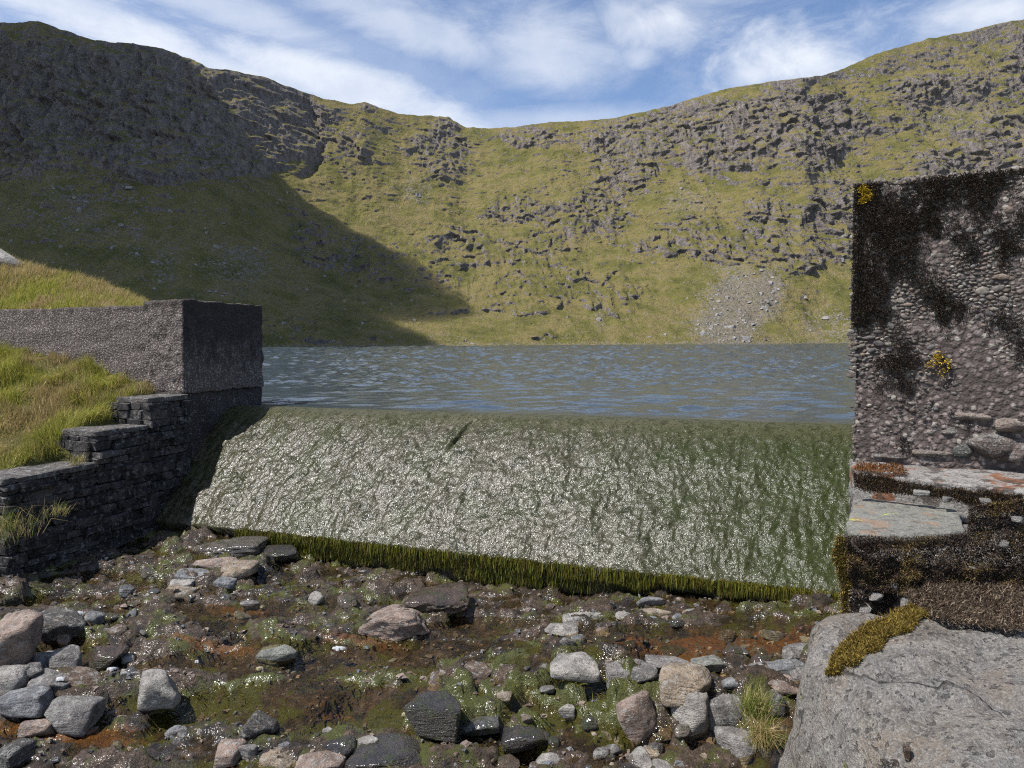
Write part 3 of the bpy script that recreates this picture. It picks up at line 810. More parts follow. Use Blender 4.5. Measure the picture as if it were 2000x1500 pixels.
# along the top edge and the silhouette edge
for k in range(130):
    pebs.append((prg.uniform(0, .8), TOPZ + prg.uniform(-0.004, 0.008), prg.uniform(.008, .02)))
for k in range(110):
    pebs.append((prg.uniform(-0.012, 0.0), prg.uniform(-.15, TOPZ), prg.uniform(.008, .017)))
pebs.sort(key=lambda q: -q[2])
m_, g = mat('pebble'); M_PEB = m_
v_ = g.coord('World'); rc = g.attr('col', 'Color')
oi = g.node('ShaderNodeObjectInfo')
c = g.mix(g.sstep(g.noise(v_, 60, 5, .65), .35, .7), (0.7, 0.7, 0.7), (1.2, 1.18, 1.15))
c = g.mix(1.0, c, oi.outputs['Color'], 'MULTIPLY'); c = g.mix(1.0, c, rc, 'MULTIPLY')
g.pr(c, 0.75, g.bump(g.noise(v_, 160, 4, .6), 0.5, 0.004), 0.35)
PCOLS = [(0.15, 0.132, 0.115), (0.11, 0.098, 0.09), (0.19, 0.168, 0.142), (0.085, 0.075, 0.07), (0.17, 0.13, 0.105), (0.27, 0.245, 0.21), (0.13, 0.12, 0.112), (0.15, 0.125, 0.11)]
PBM = []
for k in range(10):
    D, Ff = ico(2 if k < 6 else 1); r = np.random.default_rng(k + 90)
    Vp = D * (1 + 0.16 * n3(D * 1.7 + k * 5, k))[:, None]
    PBM.append((Vp, Ff))
PBMESH = [mesh('pebble', Vp, Ff, True, color=np.ones((len(Vp), 3))) for (Vp, Ff) in PBM[6:]]
for me in PBMESH: me.materials.append(M_PEB)
acc_v, acc_f, acc_c, nvt = [], [], [], 0
for k, (a, z, r) in enumerate(pebs):
    sx = r * prg.uniform(1.05, 1.5); sz = r * prg.uniform(0.55, 0.9); sy = r * prg.uniform(.24, .42)
    tl = prg.normal(0, 0.35)
    Rm = np.column_stack([np.array([e1[0], e1[1], 0]), -fn, [0, 0, 1.0]]) @ roty(tl)
    c_ = facept(a, z) + fn * prg.uniform(-0.001, 0.003)
    col_ = np.array(PCOLS[prg.integers(0, len(PCOLS))]) * prg.uniform(.75, 1.2)
    if z > 0.3: col_ = col_ * 1.15
    if k < 300:
        o = link('pebble', PBMESH[k % 4], None, ab)
        Mx = Rm @ np.diag([sx, sy, sz]); o.matrix_world = Matrix([[*Mx[0], c_[0]], [*Mx[1], c_[1]], [*Mx[2], c_[2]], [0, 0, 0, 1]])
        o.color = (*col_, 1)
    else:
        Vp, Ff = PBM[6 + k % 4]
        acc_v.append((Vp * [sx, sy, sz]) @ Rm.T + c_); acc_f.append(Ff + nvt); nvt += len(Vp); acc_c.append(np.tile(col_, (len(Vp), 1)))
link('small_pebbles', mesh('small_pebbles', np.concatenate(acc_v), np.concatenate(acc_f), True, color=np.concatenate(acc_c)), M_PEB, ab, kind='stuff')

# broken render at the foot: large stones of the core laid bare
def stone_at(name, px, py, d, w_, h_, dep, seed, tint, parent, sub=3, material=None, tilt=0.0, rz=0.0, planes=9, rough=0.06, soft=.1):
    V, Ff = rock_shape(sub, seed, planes, rough, soft)
    V = (V * [w_ / 2, dep / 2, h_ / 2]) @ (rotz(rz) @ roty(tilt)).T
    o = link(name, mesh(name, V, Ff), material or M_ROCK, parent); o.location = P(px, py, d); o.color = (*tint, 1); return o
AZ = -math.radians(28)
for (px, py, d, w_, h_, dp, sd, tint) in [(1935, 868, 3.10, .19, .10, .16, 1, (.24, .2, .18)), (1885, 872, 3.17, .11, .09, .14, 2, (.17, .18, .17)), (1975, 830, 3.06, .12, .06, .12, 3, (.36, .30, .26)),
                                          (1820, 885, 3.22, .16, .045, .12, 4, (.28, .24, .21)), (1900, 812, 3.14, .14, .045, .10, 5, (.38, .32, .28)), (1985, 880, 3.05, .12, .09, .12, 6, (.25, .2, .18)), (1860, 838, 3.18, .10, .045, .1, 7, (.36, .33, .30)), (1740, 893, 3.27, .14, .03, .08, 8, (.25, .21, .19))]:
    stone_at('core_stone', px, py, d, w_, h_, dp, sd + 200, tint, ab, 3, rz=AZ)

for (px, py, d, w_, h_, sd) in [(1775, 1098, 2.40, .035, .05, 21), (1790, 1120, 2.38, .05, .03, 22), (1748, 1140, 2.41, .03, .03, 23), (1690, 1190, 2.43, .045, .03, 24), (1712, 1165, 2.42, .05, .03, 25), (1905, 1110, 2.29, .05, .025, 26), (1800, 963, 2.86, .07, .035, 27), (1850, 975, 2.80, .04, .03, 28), (1925, 980, 2.70, .05, .03, 29), (1990, 1012, 2.22, .05, .025, 30), (1668, 1232, 2.43, .05, .03, 31), (1770, 1178, 2.36, .04, .04, 32), (1960, 1060, 2.23, .03, .03, 33)]:
    stone_at('core_stone', px, py, d + .012, w_ * .85, h_ * .8, .05, sd + 300, (.30, .29, .28), ab, 3, rz=AZ, planes=6, soft=.06, rough=.12)
# step tread under the wall
tz = -0.535
tf = [PZ(1667, 922, -.545), PZ(1740, 938, -.55), PZ(1850, 952, -.55), PZ(2010, 972, -.56), PZ(2200, 985, -.56)]
k0 = PA + e2 * 0.06 - e1 * 0.01
V, Fq = block([pt(tf[0][:2], -.70), pt(tf[4][:2], -.70), pt(PA + e1 * 2.0 + e2 * .1, -.70), pt(k0, -.70), pt(tf[0][:2], -.545), pt(tf[4][:2], -.555), pt(PA + e1 * 2.0 + e2 * .1, tz), pt(k0, tz)], 40, 0.022, 9, 71, 0.05)
m_, g = mat('step_concrete'); M_STEP = m_
v_ = g.coord('World')
c = g.mix(g.noise(v_, 12, 6, .65), (0.20, 0.185, 0.17), (0.40, 0.38, 0.35))
c = g.mix(g.sstep(g.noise(v_, 90, 4, .7), .5, .7), c, (0.14, 0.13, 0.12))
c = g.mix(g.m('MULTIPLY', g.sstep(g.noise(g.scale(v_, (1, 1, 1), loc=(1, 3, 0)), 7, 5, .6), .58, .66), .8), c, (0.22, 0.075, 0.02))
c = g.mix(g.m('MULTIPLY', g.sstep(g.noise(g.scale(v_, (1, 1, 1), loc=(4, 0, 0)), 11, 6, .7), .52, .62), .8), c, (0.06, 0.045, 0.035))
g.pr(c, 0.9, g.bump(g.noise(v_, 70, 6, .7), 0.8, 0.012), 0.25)
link('step', mesh('step', V, Fq), M_STEP, ab)
# base wall below, down to the stream
PB = np.array([(1650 - 1000) / F * 2.52, 2.52])
V, Fq = block(ploop(PB, 2.0, 8.0, [-3.4] * 4) + ploop(PB, 2.0, 8.0, [-0.70, -.68, -0.68, -0.68]), 56, 0.05, 5, 75, 0.02)
M_CONC_B = m_concrete('rough_base', 50, (0.22, 0.20, 0.185), 0.8, 0.46, 0.012)
link('base_wall', mesh('base_wall', V, Fq), M_CONC_B, ab)
# the flat slab of stone lying on the lower step
oz = -0.650
outl = [(1652, 1022), (1668, 985), (1700, 966), (1790, 970), (1850, 980), (1872, 1000), (1886, 1036), (1840, 1043), (1760, 1046), (1690, 1046), (1662, 1040)]
poly = np.array([PZ(a, b, oz)[:2] for a, b in outl])
poly = np.concatenate([p0 + (p1 - p0) * np.linspace(0, 1, 14, endpoint=False)[:, None] for p0, p1 in zip(poly, np.roll(poly, -1, 0))]); cen = poly.mean(0)
NA, NRr = 72, 12
angs = np.linspace(0, 2 * math.pi, NA, endpoint=False)
pa = np.arctan2(*(poly - cen).T[::-1]); rp = np.hypot(*(poly - cen).T); od = np.argsort(pa)
rad = np.interp(angs, np.concatenate([pa[od] - 2 * math.pi, pa[od], pa[od] + 2 * math.pi, pa[od] + 4 * math.pi]), np.tile(rp[od], 4))
Vs = []
for (f, z) in [(0.0, 0), (.3, 0), (.55, 0), (.75, 0), (.88, 0), (.97, -.001), (.995, -.005), (1.0, -.022), (.985, -.036), (.94, -.045), (.5, -.05), (0, -.05)]:
    Vs.append(np.column_stack([cen[0] + np.cos(angs) * rad * f, cen[1] + np.sin(angs) * rad * f, np.full(NA, oz + z)]))
V = np.concatenate(Vs); V = V + 0.012 * np.stack([0.4 * fbm3(V * 14, 3, 1), 0.4 * fbm3(V * 14, 3, 2), fbm3(V * 9, 4, 3)], -1)
i = np.arange(12 * NA).reshape(12, NA); j = np.roll(i, -1, 1)
Fq = np.stack([i[:-1], i[1:], j[1:], j[:-1]], -1).reshape(-1, 4)
m_, g = mat('lichen_slab'); M_SLAB = m_
v_ = g.coord('World')
c = g.mix(g.noise(v_, 9, 7, .65), (0.13, 0.13, 0.112), (0.26, 0.25, 0.215))
c = g.mix(g.m('MULTIPLY', g.sstep(g.noise(v_, 120, 4, .7), .52, .72), .6), c, (0.42, 0.40, 0.36))
c = g.mix(g.m('MULTIPLY', g.sstep(g.noise(g.scale(v_, (1, 1, 1), loc=(.6, 0, 1)), 8, 4, .55), .56, .64), .7), c, (0.30, 0.19, 0.12))
c = g.mix(g.m('MULTIPLY', g.sstep(g.noise(g.scale(v_, (1, 1, 1), loc=(7, 2, 1)), 22, 5, .65), .66, .74), .45), c, (0.30, 0.30, 0.15))
c = g.mix(g.m('MULTIPLY', g.sstep(g.noise(g.scale(v_, (1, 1, 1), loc=(2, 9, 1)), 30, 6, .7), .55, .66), .65), c, (0.09, 0.085, 0.075))
lich = g.m('MULTIPLY', g.sstep(g.noise(g.scale(v_, (1, 1, 1), loc=(9, 9, 3)), 6, 3, .5), .74, .77), g.sstep(g.noise(v_, 45, 4, .7), .42, .55))
c = g.mix(lich, c, (0.42, 0.45, 0.10))
g.pr(c, 0.88, g.bump(g.m('ADD', g.noise(v_, 40, 6, .7), g.m('MULTIPLY', g.noise(v_, 180, 4, .7), .5)), 0.75, 0.012), 0.3)
link('stone_slab', mesh('stone_slab', V, Fq), M_SLAB, ab, label='flat grey lichened slab lying on the abutment step')

# the large boulder beside the camera
V, Ff = rock_shape(6, 512, 9, 0.075, 0.07)
V = (V * [0.80, 0.80, 0.55]) @ (rotz(-0.45) @ roty(-0.06) @ rotx(0.17)).T
V[:, 0] += .30 * np.clip(V[:, 2] + .05, 0, 1) * np.clip(-V[:, 0] + .15, 0, 1)
Nn = vnormals(V, Ff)
V = V + Nn * (0.030 * fbm3(V * 4.5, 4, 5, .6) + 0.014 * fbm3(V * 14, 4, 6, .65, True) + .006 * fbm3(V * 60, 2, 8) - .02 * smooth(fbm3(V * [5, 9, 5], 3, 77), .22, .3))[:, None]
m_, g = mat('boulder_stone'); M_BOULD = m_
v_ = g.coord('World')
k1 = g.noise(v_, 3.5, 7, .66); k2 = g.noise(v_, 18, 7, .7); k3 = g.noise(v_, 110, 5, .72); k4 = g.noise(g.scale(v_, (1, 1, 1), loc=(3, 7, 1)), 6, 6, .62)
c = g.ramp(k1, [(.28, (.17, .14, .11)), (.46, (.31, .275, .23)), (.6, (.24, .225, .205)), (.76, (.38, .345, .295))])
c = g.mix(g.m('MULTIPLY', g.sstep(k4, .56, .72), .4), c, (.28, .20, .135))
c = g.mix(g.m('MULTIPLY', g.sstep(k2, .50, .64), .6), c, (.11, .10, .09))
c = g.mix(g.m('MULTIPLY', g.sstep(k3, .50, .66), .6), c, (.47, .45, .41))
c = g.mix(g.m('MULTIPLY', g.sstep(g.noise(g.scale(v_, (1, 1, 1), loc=(5, 1, 9)), 140, 4, .7), .54, .66), .6), c, (.10, .09, .085))
lich = g.m('MULTIPLY', g.sstep(g.noise(g.scale(v_, (1, 1, 1), loc=(9.4, 9, 3)), 5, 3, .5), .755, .78), g.sstep(g.noise(v_, 60, 4, .7), .44, .56))
c = g.mix(g.m('MULTIPLY', lich, .8), c, (.38, .39, .11))
crk = g.m('SUBTRACT', 1.0, g.sstep(g.m('ABSOLUTE', g.m('SUBTRACT', g.noise(g.scale(v_, (1, 1, 1), loc=(2, 5, 7)), 1.3, 4, .5), .46)), 0.0, .009))
crk = g.m('MULTIPLY', crk, g.sstep(k1, .42, .62))
c = g.mix(g.m('MULTIPLY', crk, .75), c, (.035, .03, .026))
pit = g.sstep(g.noise(g.scale(v_, (1, 1, 1), loc=(8, 5, 7)), 38, 3, .6), .66, .74)
c = g.mix(g.m('MULTIPLY', pit, .6), c, (.05, .045, .04))
hgt = g.m('SUBTRACT', g.m('ADD', g.m('MULTIPLY', k2, 1.2), g.m('MULTIPLY', k3, .6)), g.m('ADD', g.m('MULTIPLY', crk, .9), g.m('MULTIPLY', pit, .6)))
g.pr(c, .88, g.bump(hgt, 1.0, .018), .3)
V_BO, F_BO = V, Ff
bo = link('boulder', mesh('boulder', V, Ff), M_BOULD, None, category='boulder', label='largest boulder, grey lichened, nearest the viewer below the mossy steps')
bo.location = (1.45, 1.72, -1.40)

# ------------------------------------------------------------------ stream bed
XS0, XS1, YS0, YS1, RES = -8.2, 5.2, 3.4, 13.2, 0.026
gx = np.arange(XS0, XS1, RES); gy = np.arange(YS0, YS1, RES)
BX, BY = np.meshgrid(gx, gy)
CTRL = [(950, 1165, -2.93), (700, 1120, -2.86), (600, 1095, -2.80), (480, 1085, -2.70), (400, 1060, -2.62), (300, 1150, -2.80), (200, 1100, -2.75), (100, 1180, -2.9), (0, 1150, -2.75),
        (480, 1195, -2.88), (620, 1212, -2.90), (300, 1210, -2.86), (400, 1240, -2.92), (560, 1236, -2.88), (700, 1235, -2.92), (430, 1275, -3.03), (600, 1300, -3.05), (750, 1290, -3.05), (560, 1350, -3.06), (900, 1260, -3.04), (1000, 1230, -2.98), (820, 1215, -2.92),
        (1050, 1190, -2.86), (1020, 1270, -2.95), (1100, 1265, -2.80), (1200, 1245, -2.74), (1400, 1260, -2.76), (1500, 1270, -2.74), (1600, 1215, -2.62), (1500, 1195, -2.64), (1300, 1200, -2.75), (1640, 1185, -2.58), (1400, 1182, -2.70), (1580, 1290, -2.70),
        (1120, 1320, -2.80), (1240, 1325, -2.80), (1340, 1330, -2.80), (1460, 1325, -2.78), (1550, 1340, -2.8), (1020, 1310, -2.90), (900, 1330, -2.95),
        (1030, 1390, -3.14), (1150, 1390, -3.18), (1100, 1440, -3.28), (1250, 1480, -3.3), (1000, 1490, -3.3), (1400, 1480, -3.25), (1350, 1420, -3.1), (1550, 1450, -3.1), (900, 1430, -3.2), (800, 1400, -3.12), (700, 1420, -3.14), (600, 1440, -3.15), (450, 1400, -3.12), (350, 1430, -3.2), (250, 1400, -3.14), (200, 1470, -3.25), (400, 1490, -3.26), (700, 1490, -3.26),
        (80, 1300, -3.0), (150, 1350, -3.08), (60, 1420, -3.15), (250, 1320, -3.02), (0, 1250, -2.9), (100, 1480, -3.26), (300, 1280, -2.98), (1150, 1210, -2.82)]
cw = np.array([PZ(a, b, z) for a, b, z in CTRL])
num = np.zeros(BX.shape, np.float32); den = np.zeros(BX.shape, np.float32)
wx = BX + 0.12 * fbm2(BX / .5, BY / .5, 3, 91); wy = BY + 0.12 * fbm2(BX / .5, BY / .5, 3, 92)
for (x, y, z) in cw:
    ww_ = 1.0 / (((wx - x) ** 2 + (wy - y) ** 2) + 0.02) ** 2.2
    num += ww_ * z; den += ww_
BZ0 = num / den
def blur(a, sig):
    k = int(sig * 3 / RES); q = np.exp(-0.5 * (np.arange(-k, k + 1) * RES / sig) ** 2); q /= q.sum()
    a = np.apply_along_axis(lambda m: np.convolve(np.pad(m, k, mode='edge'), q, 'valid'), 0, a)
    return np.apply_along_axis(lambda m: np.convolve(np.pad(m, k, mode='edge'), q, 'valid'), 1, a)
POOLS = [(1400, 1258, -2.76, 1.1, .32), (1250, 1245, -2.76, .6, .25), (500, 1197, -2.88, .8, .22), (600, 1300, -3.05, 1.1, .30), (850, 1280, -3.04, .7, .22), (600, 1370, -3.08, 1.0, .3), (950, 1235, -3.0, .5, .2)]
pool = np.zeros(BX.shape)
for (a, b, z, rx, ry) in POOLS:
    c_ = PZ(a, b, z); pool = np.maximum(pool, np.exp(-(((BX - c_[0]) / rx) ** 2 + ((BY - c_[1]) / ry) ** 2) ** 2))
lump = 0.085 * fbm2(BX / .50, BY / .42, 3, 101) + 0.060 * (fbm2(BX / .24, BY / .20, 3, 103, .6, True) - .2) + 0.050 * fbm2(BX / .10, BY / .10, 3, 107, .7, True) - .015
wxx = BX + .09 * fbm2(BX / .2, BY / .2, 3, 141, .7); wyy = BY + .09 * fbm2(BX / .2, BY / .2, 3, 142, .7)
f1, r1 = worley(wxx / .34, wyy / .27, 5); f2, r2 = worley(wxx / .15, wyy / .12, 6)
dome = lambda f, r: np.clip(1.15 - (f / r) ** 2, 0, .62) ** .5
st1 = dome(f1, .60) * (.02 + .11 * r1 ** 2); st2 = dome(f2, .58) * (.01 + .04 * r2)
cob = np.maximum(st1, st2) * (1 - .62 * pool)
# broken ledges across the stream, stepping down towards the viewer
lq = BZ0 / .16 + .9 * fbm2(BX / .9, BY / .6, 4, 143)
lf = lq - np.floor(lq)
ledge = .16 * (smooth(lf, .42, .58) - lf) * .8
BZ = BZ0 + ledge * (1 - .6 * pool) + (lump * .8 + cob - .03) * (1 - 0.55 * pool) - 0.035 * pool
cell = np.where(st1 > st2, r1, r2)
WZ = blur(BZ0 + ledge * .8, 0.07) * 0.6 + 0.4 * blur(BZ0 + ledge, 0.16) + 0.036 - 0.014 * (1 - pool) + 0.012 * fbm2(BX / .8, BY / .8, 2, 120)
wet = smooth(WZ - BZ, -0.05, 0.02)
m_, g = mat('stream_bed'); M_BED = m_
v_ = g.coord('World')
ap = g.attr('pool'); ao = g.attr('orange'); aw = g.attr('wet'); ag = g.attr('algae')
b1 = g.noise(v_, 3.2, 6, .62); b2 = g.noise(v_, 13, 6, .68); b3 = g.noise(v_, 60, 4, .7)
c = g.ramp(g.m('ADD', g.m('MULTIPLY', b2, .7), g.m('MULTIPLY', g.attr('cell'), .35)), [(.25, (.009, .0075, .005)), (.46, (.036, .025, .014)), (.66, (.09, .058, .034)), (.92, (.23, .17, .125))])
c = g.mix(g.sstep(g.m('ADD', b1, g.m('MULTIPLY', ag, .35)), .50, .68), c, g.mix(b3, (.045, .052, .008), (.14, .145, .020)))
c = g.mix(g.m('MULTIPLY', g.sstep(g.m('ADD', ao, g.m('MULTIPLY', g.m('SUBTRACT', b2, .5), .9)), .35, .75), .9), c, g.mix(b2, (.11, .042, .010), (.26, .115, .030)))
c = g.mix(g.m('MULTIPLY', g.sstep(b3, .55, .75), .6), c, (.02, .017, .014))
nb = g.bump(g.m('ADD', b2, g.m('MULTIPLY', b3, .5)), 1.0, .045)
nf = g.bump(g.noise(v_, 48, 1, .5), 1.0, .010)
g.pr(c, .5, nb, .4, **{'Coat Weight': g.m('MULTIPLY', g.m('SUBTRACT', 1.0, g.attr('sub')), g.m('ADD', .35, g.m('MULTIPLY', aw, .65))), 'Coat Roughness': .22, 'Coat Normal': nf})
orange = np.zeros(BX.shape)
for (a, b, z, rx, ry, k) in [(1420, 1262, -2.76, .75, .28, 1.), (1240, 1250, -2.76, .3, .15, .6), (470, 1190, -2.88, .5, .12, .55), (420, 1275, -3.03, .6, .13, .7), (700, 1262, -3.0, .45, .1, .7), (150, 1440, -3.2, .6, .10, .9), (60, 1420, -3.15, .4, .12, .7), (650, 1380, -3.1, .4, .2, .35)]:
    c_ = PZ(a, b, z); orange = np.maximum(orange, 1.25 * k * np.exp(-(((BX - c_[0]) / rx) ** 2 + ((BY - c_[1]) / ry) ** 2)))
algae = np.zeros(BX.shape)
for (a, b, z, rx, ry, k) in [(1150, 1390, -3.1, .7, .3, 1.), (780, 1320, -3.05, .45, .35, .8), (420, 1370, -3.1, .5, .25, .9), (620, 1420, -3.12, .6, .2, .8), (1000, 1300, -2.95, .3, .2, .8), (900, 1420, -3.2, .6, .3, .7), (240, 1215, -2.9, .3, .2, .6), (500, 1260, -2.95, 1.2, .06, .6)]:
    c_ = PZ(a, b, z); algae = np.maximum(algae, k * np.exp(-(((BX - c_[0]) / rx) ** 2 + ((BY - c_[1]) / ry) ** 2)))
V = np.column_stack([BX.ravel(), BY.ravel(), BZ.ravel()])
# keep only what lies downstream of the weir and right of the wing wall
rel = (BX - C0[0]) * cn_[0] + (BY - C0[1]) * cn_[1]
rw = (BX - N_[0]) * wl[0] + (BY - N_[1]) * wl[1]
ok = (rel < -1.6) & (rw < 1.2)
Fq = gridfaces(*BX.shape); okv = ok.ravel(); Fq = Fq[okv[Fq].all(1)]
link('stream_bed', mesh('stream_bed', V, Fq, True, {'sub': (WZ > BZ).astype(np.float32), 'cell': cell, 'pool': pool, 'orange': orange, 'wet': wet, 'algae': algae}), M_BED, kind='structure', label='wet rocky stream bed below the weir')
_gy0, _gx0 = np.gradient(BZ, RES); slope0 = np.hypot(_gx0, _gy0)
def bedz(x, y):
    i = int(np.clip((y - YS0) / RES, 0, len(gy) - 1)); j = int(np.clip((x - XS0) / RES, 0, len(gx) - 1)); return float(BZ[i, j])
# shallow running water
m_, g = mat('stream_water'); M_WATER = m_
v_ = g.coord('World')
h_ = g.m('ADD', g.noise(g.scale(v_, (1, .6, 1)), 13, 1, .5, .5), g.m('MULTIPLY', g.noise(v_, 38, 0, .5), .35))
nb = g.bump(h_, 1.0, .022)
fr = g.node('ShaderNodeFresnel', {'IOR': 1.33, 'Normal': nb}).outputs[0]
tr = g.node('ShaderNodeBsdfTransparent', {'Color': (0.88, 0.82, 0.66, 1)}); gl = g.node('ShaderNodeBsdfGlossy', {'Roughness': .07, 'Normal': nb})
x = g.node('ShaderNodeMixShader', {0: fr}); g.t.links.new(tr.outputs[0], x.inputs[1]); g.t.links.new(gl.outputs[0], x.inputs[2]); g.out(x.outputs[0])
st_ = 2
wz, bz = WZ[::st_, ::st_], BZ[::st_, ::st_]
keep = (wz > bz - 0.004) & ok[::st_, ::st_]
V = np.column_stack([BX[::st_, ::st_].ravel(), BY[::st_, ::st_].ravel(), wz.ravel()])
Fq = gridfaces(*wz.shape); kv = keep.ravel(); Fq = Fq[kv[Fq].any(1)]
use = np.unique(Fq); mp = np.zeros(len(V), int); mp[use] = np.arange(len(use))
link('stream_water', mesh('stream_water', V[use], mp[Fq]), M_WATER, kind='structure', label='shallow clear stream water over brown stones')

# ------------------------------------------------------------------ rocks in the stream
GREY, PALE, TAN, PINK, BLUE, DARK, BROWN, GREEN = (.25, .24, .235), (.40, .385, .36), (.36, .29, .215), (.36, .275, .23), (.22, .235, .255), (.10, .095, .092), (.19, .135, .10), (.25, .265, .235)
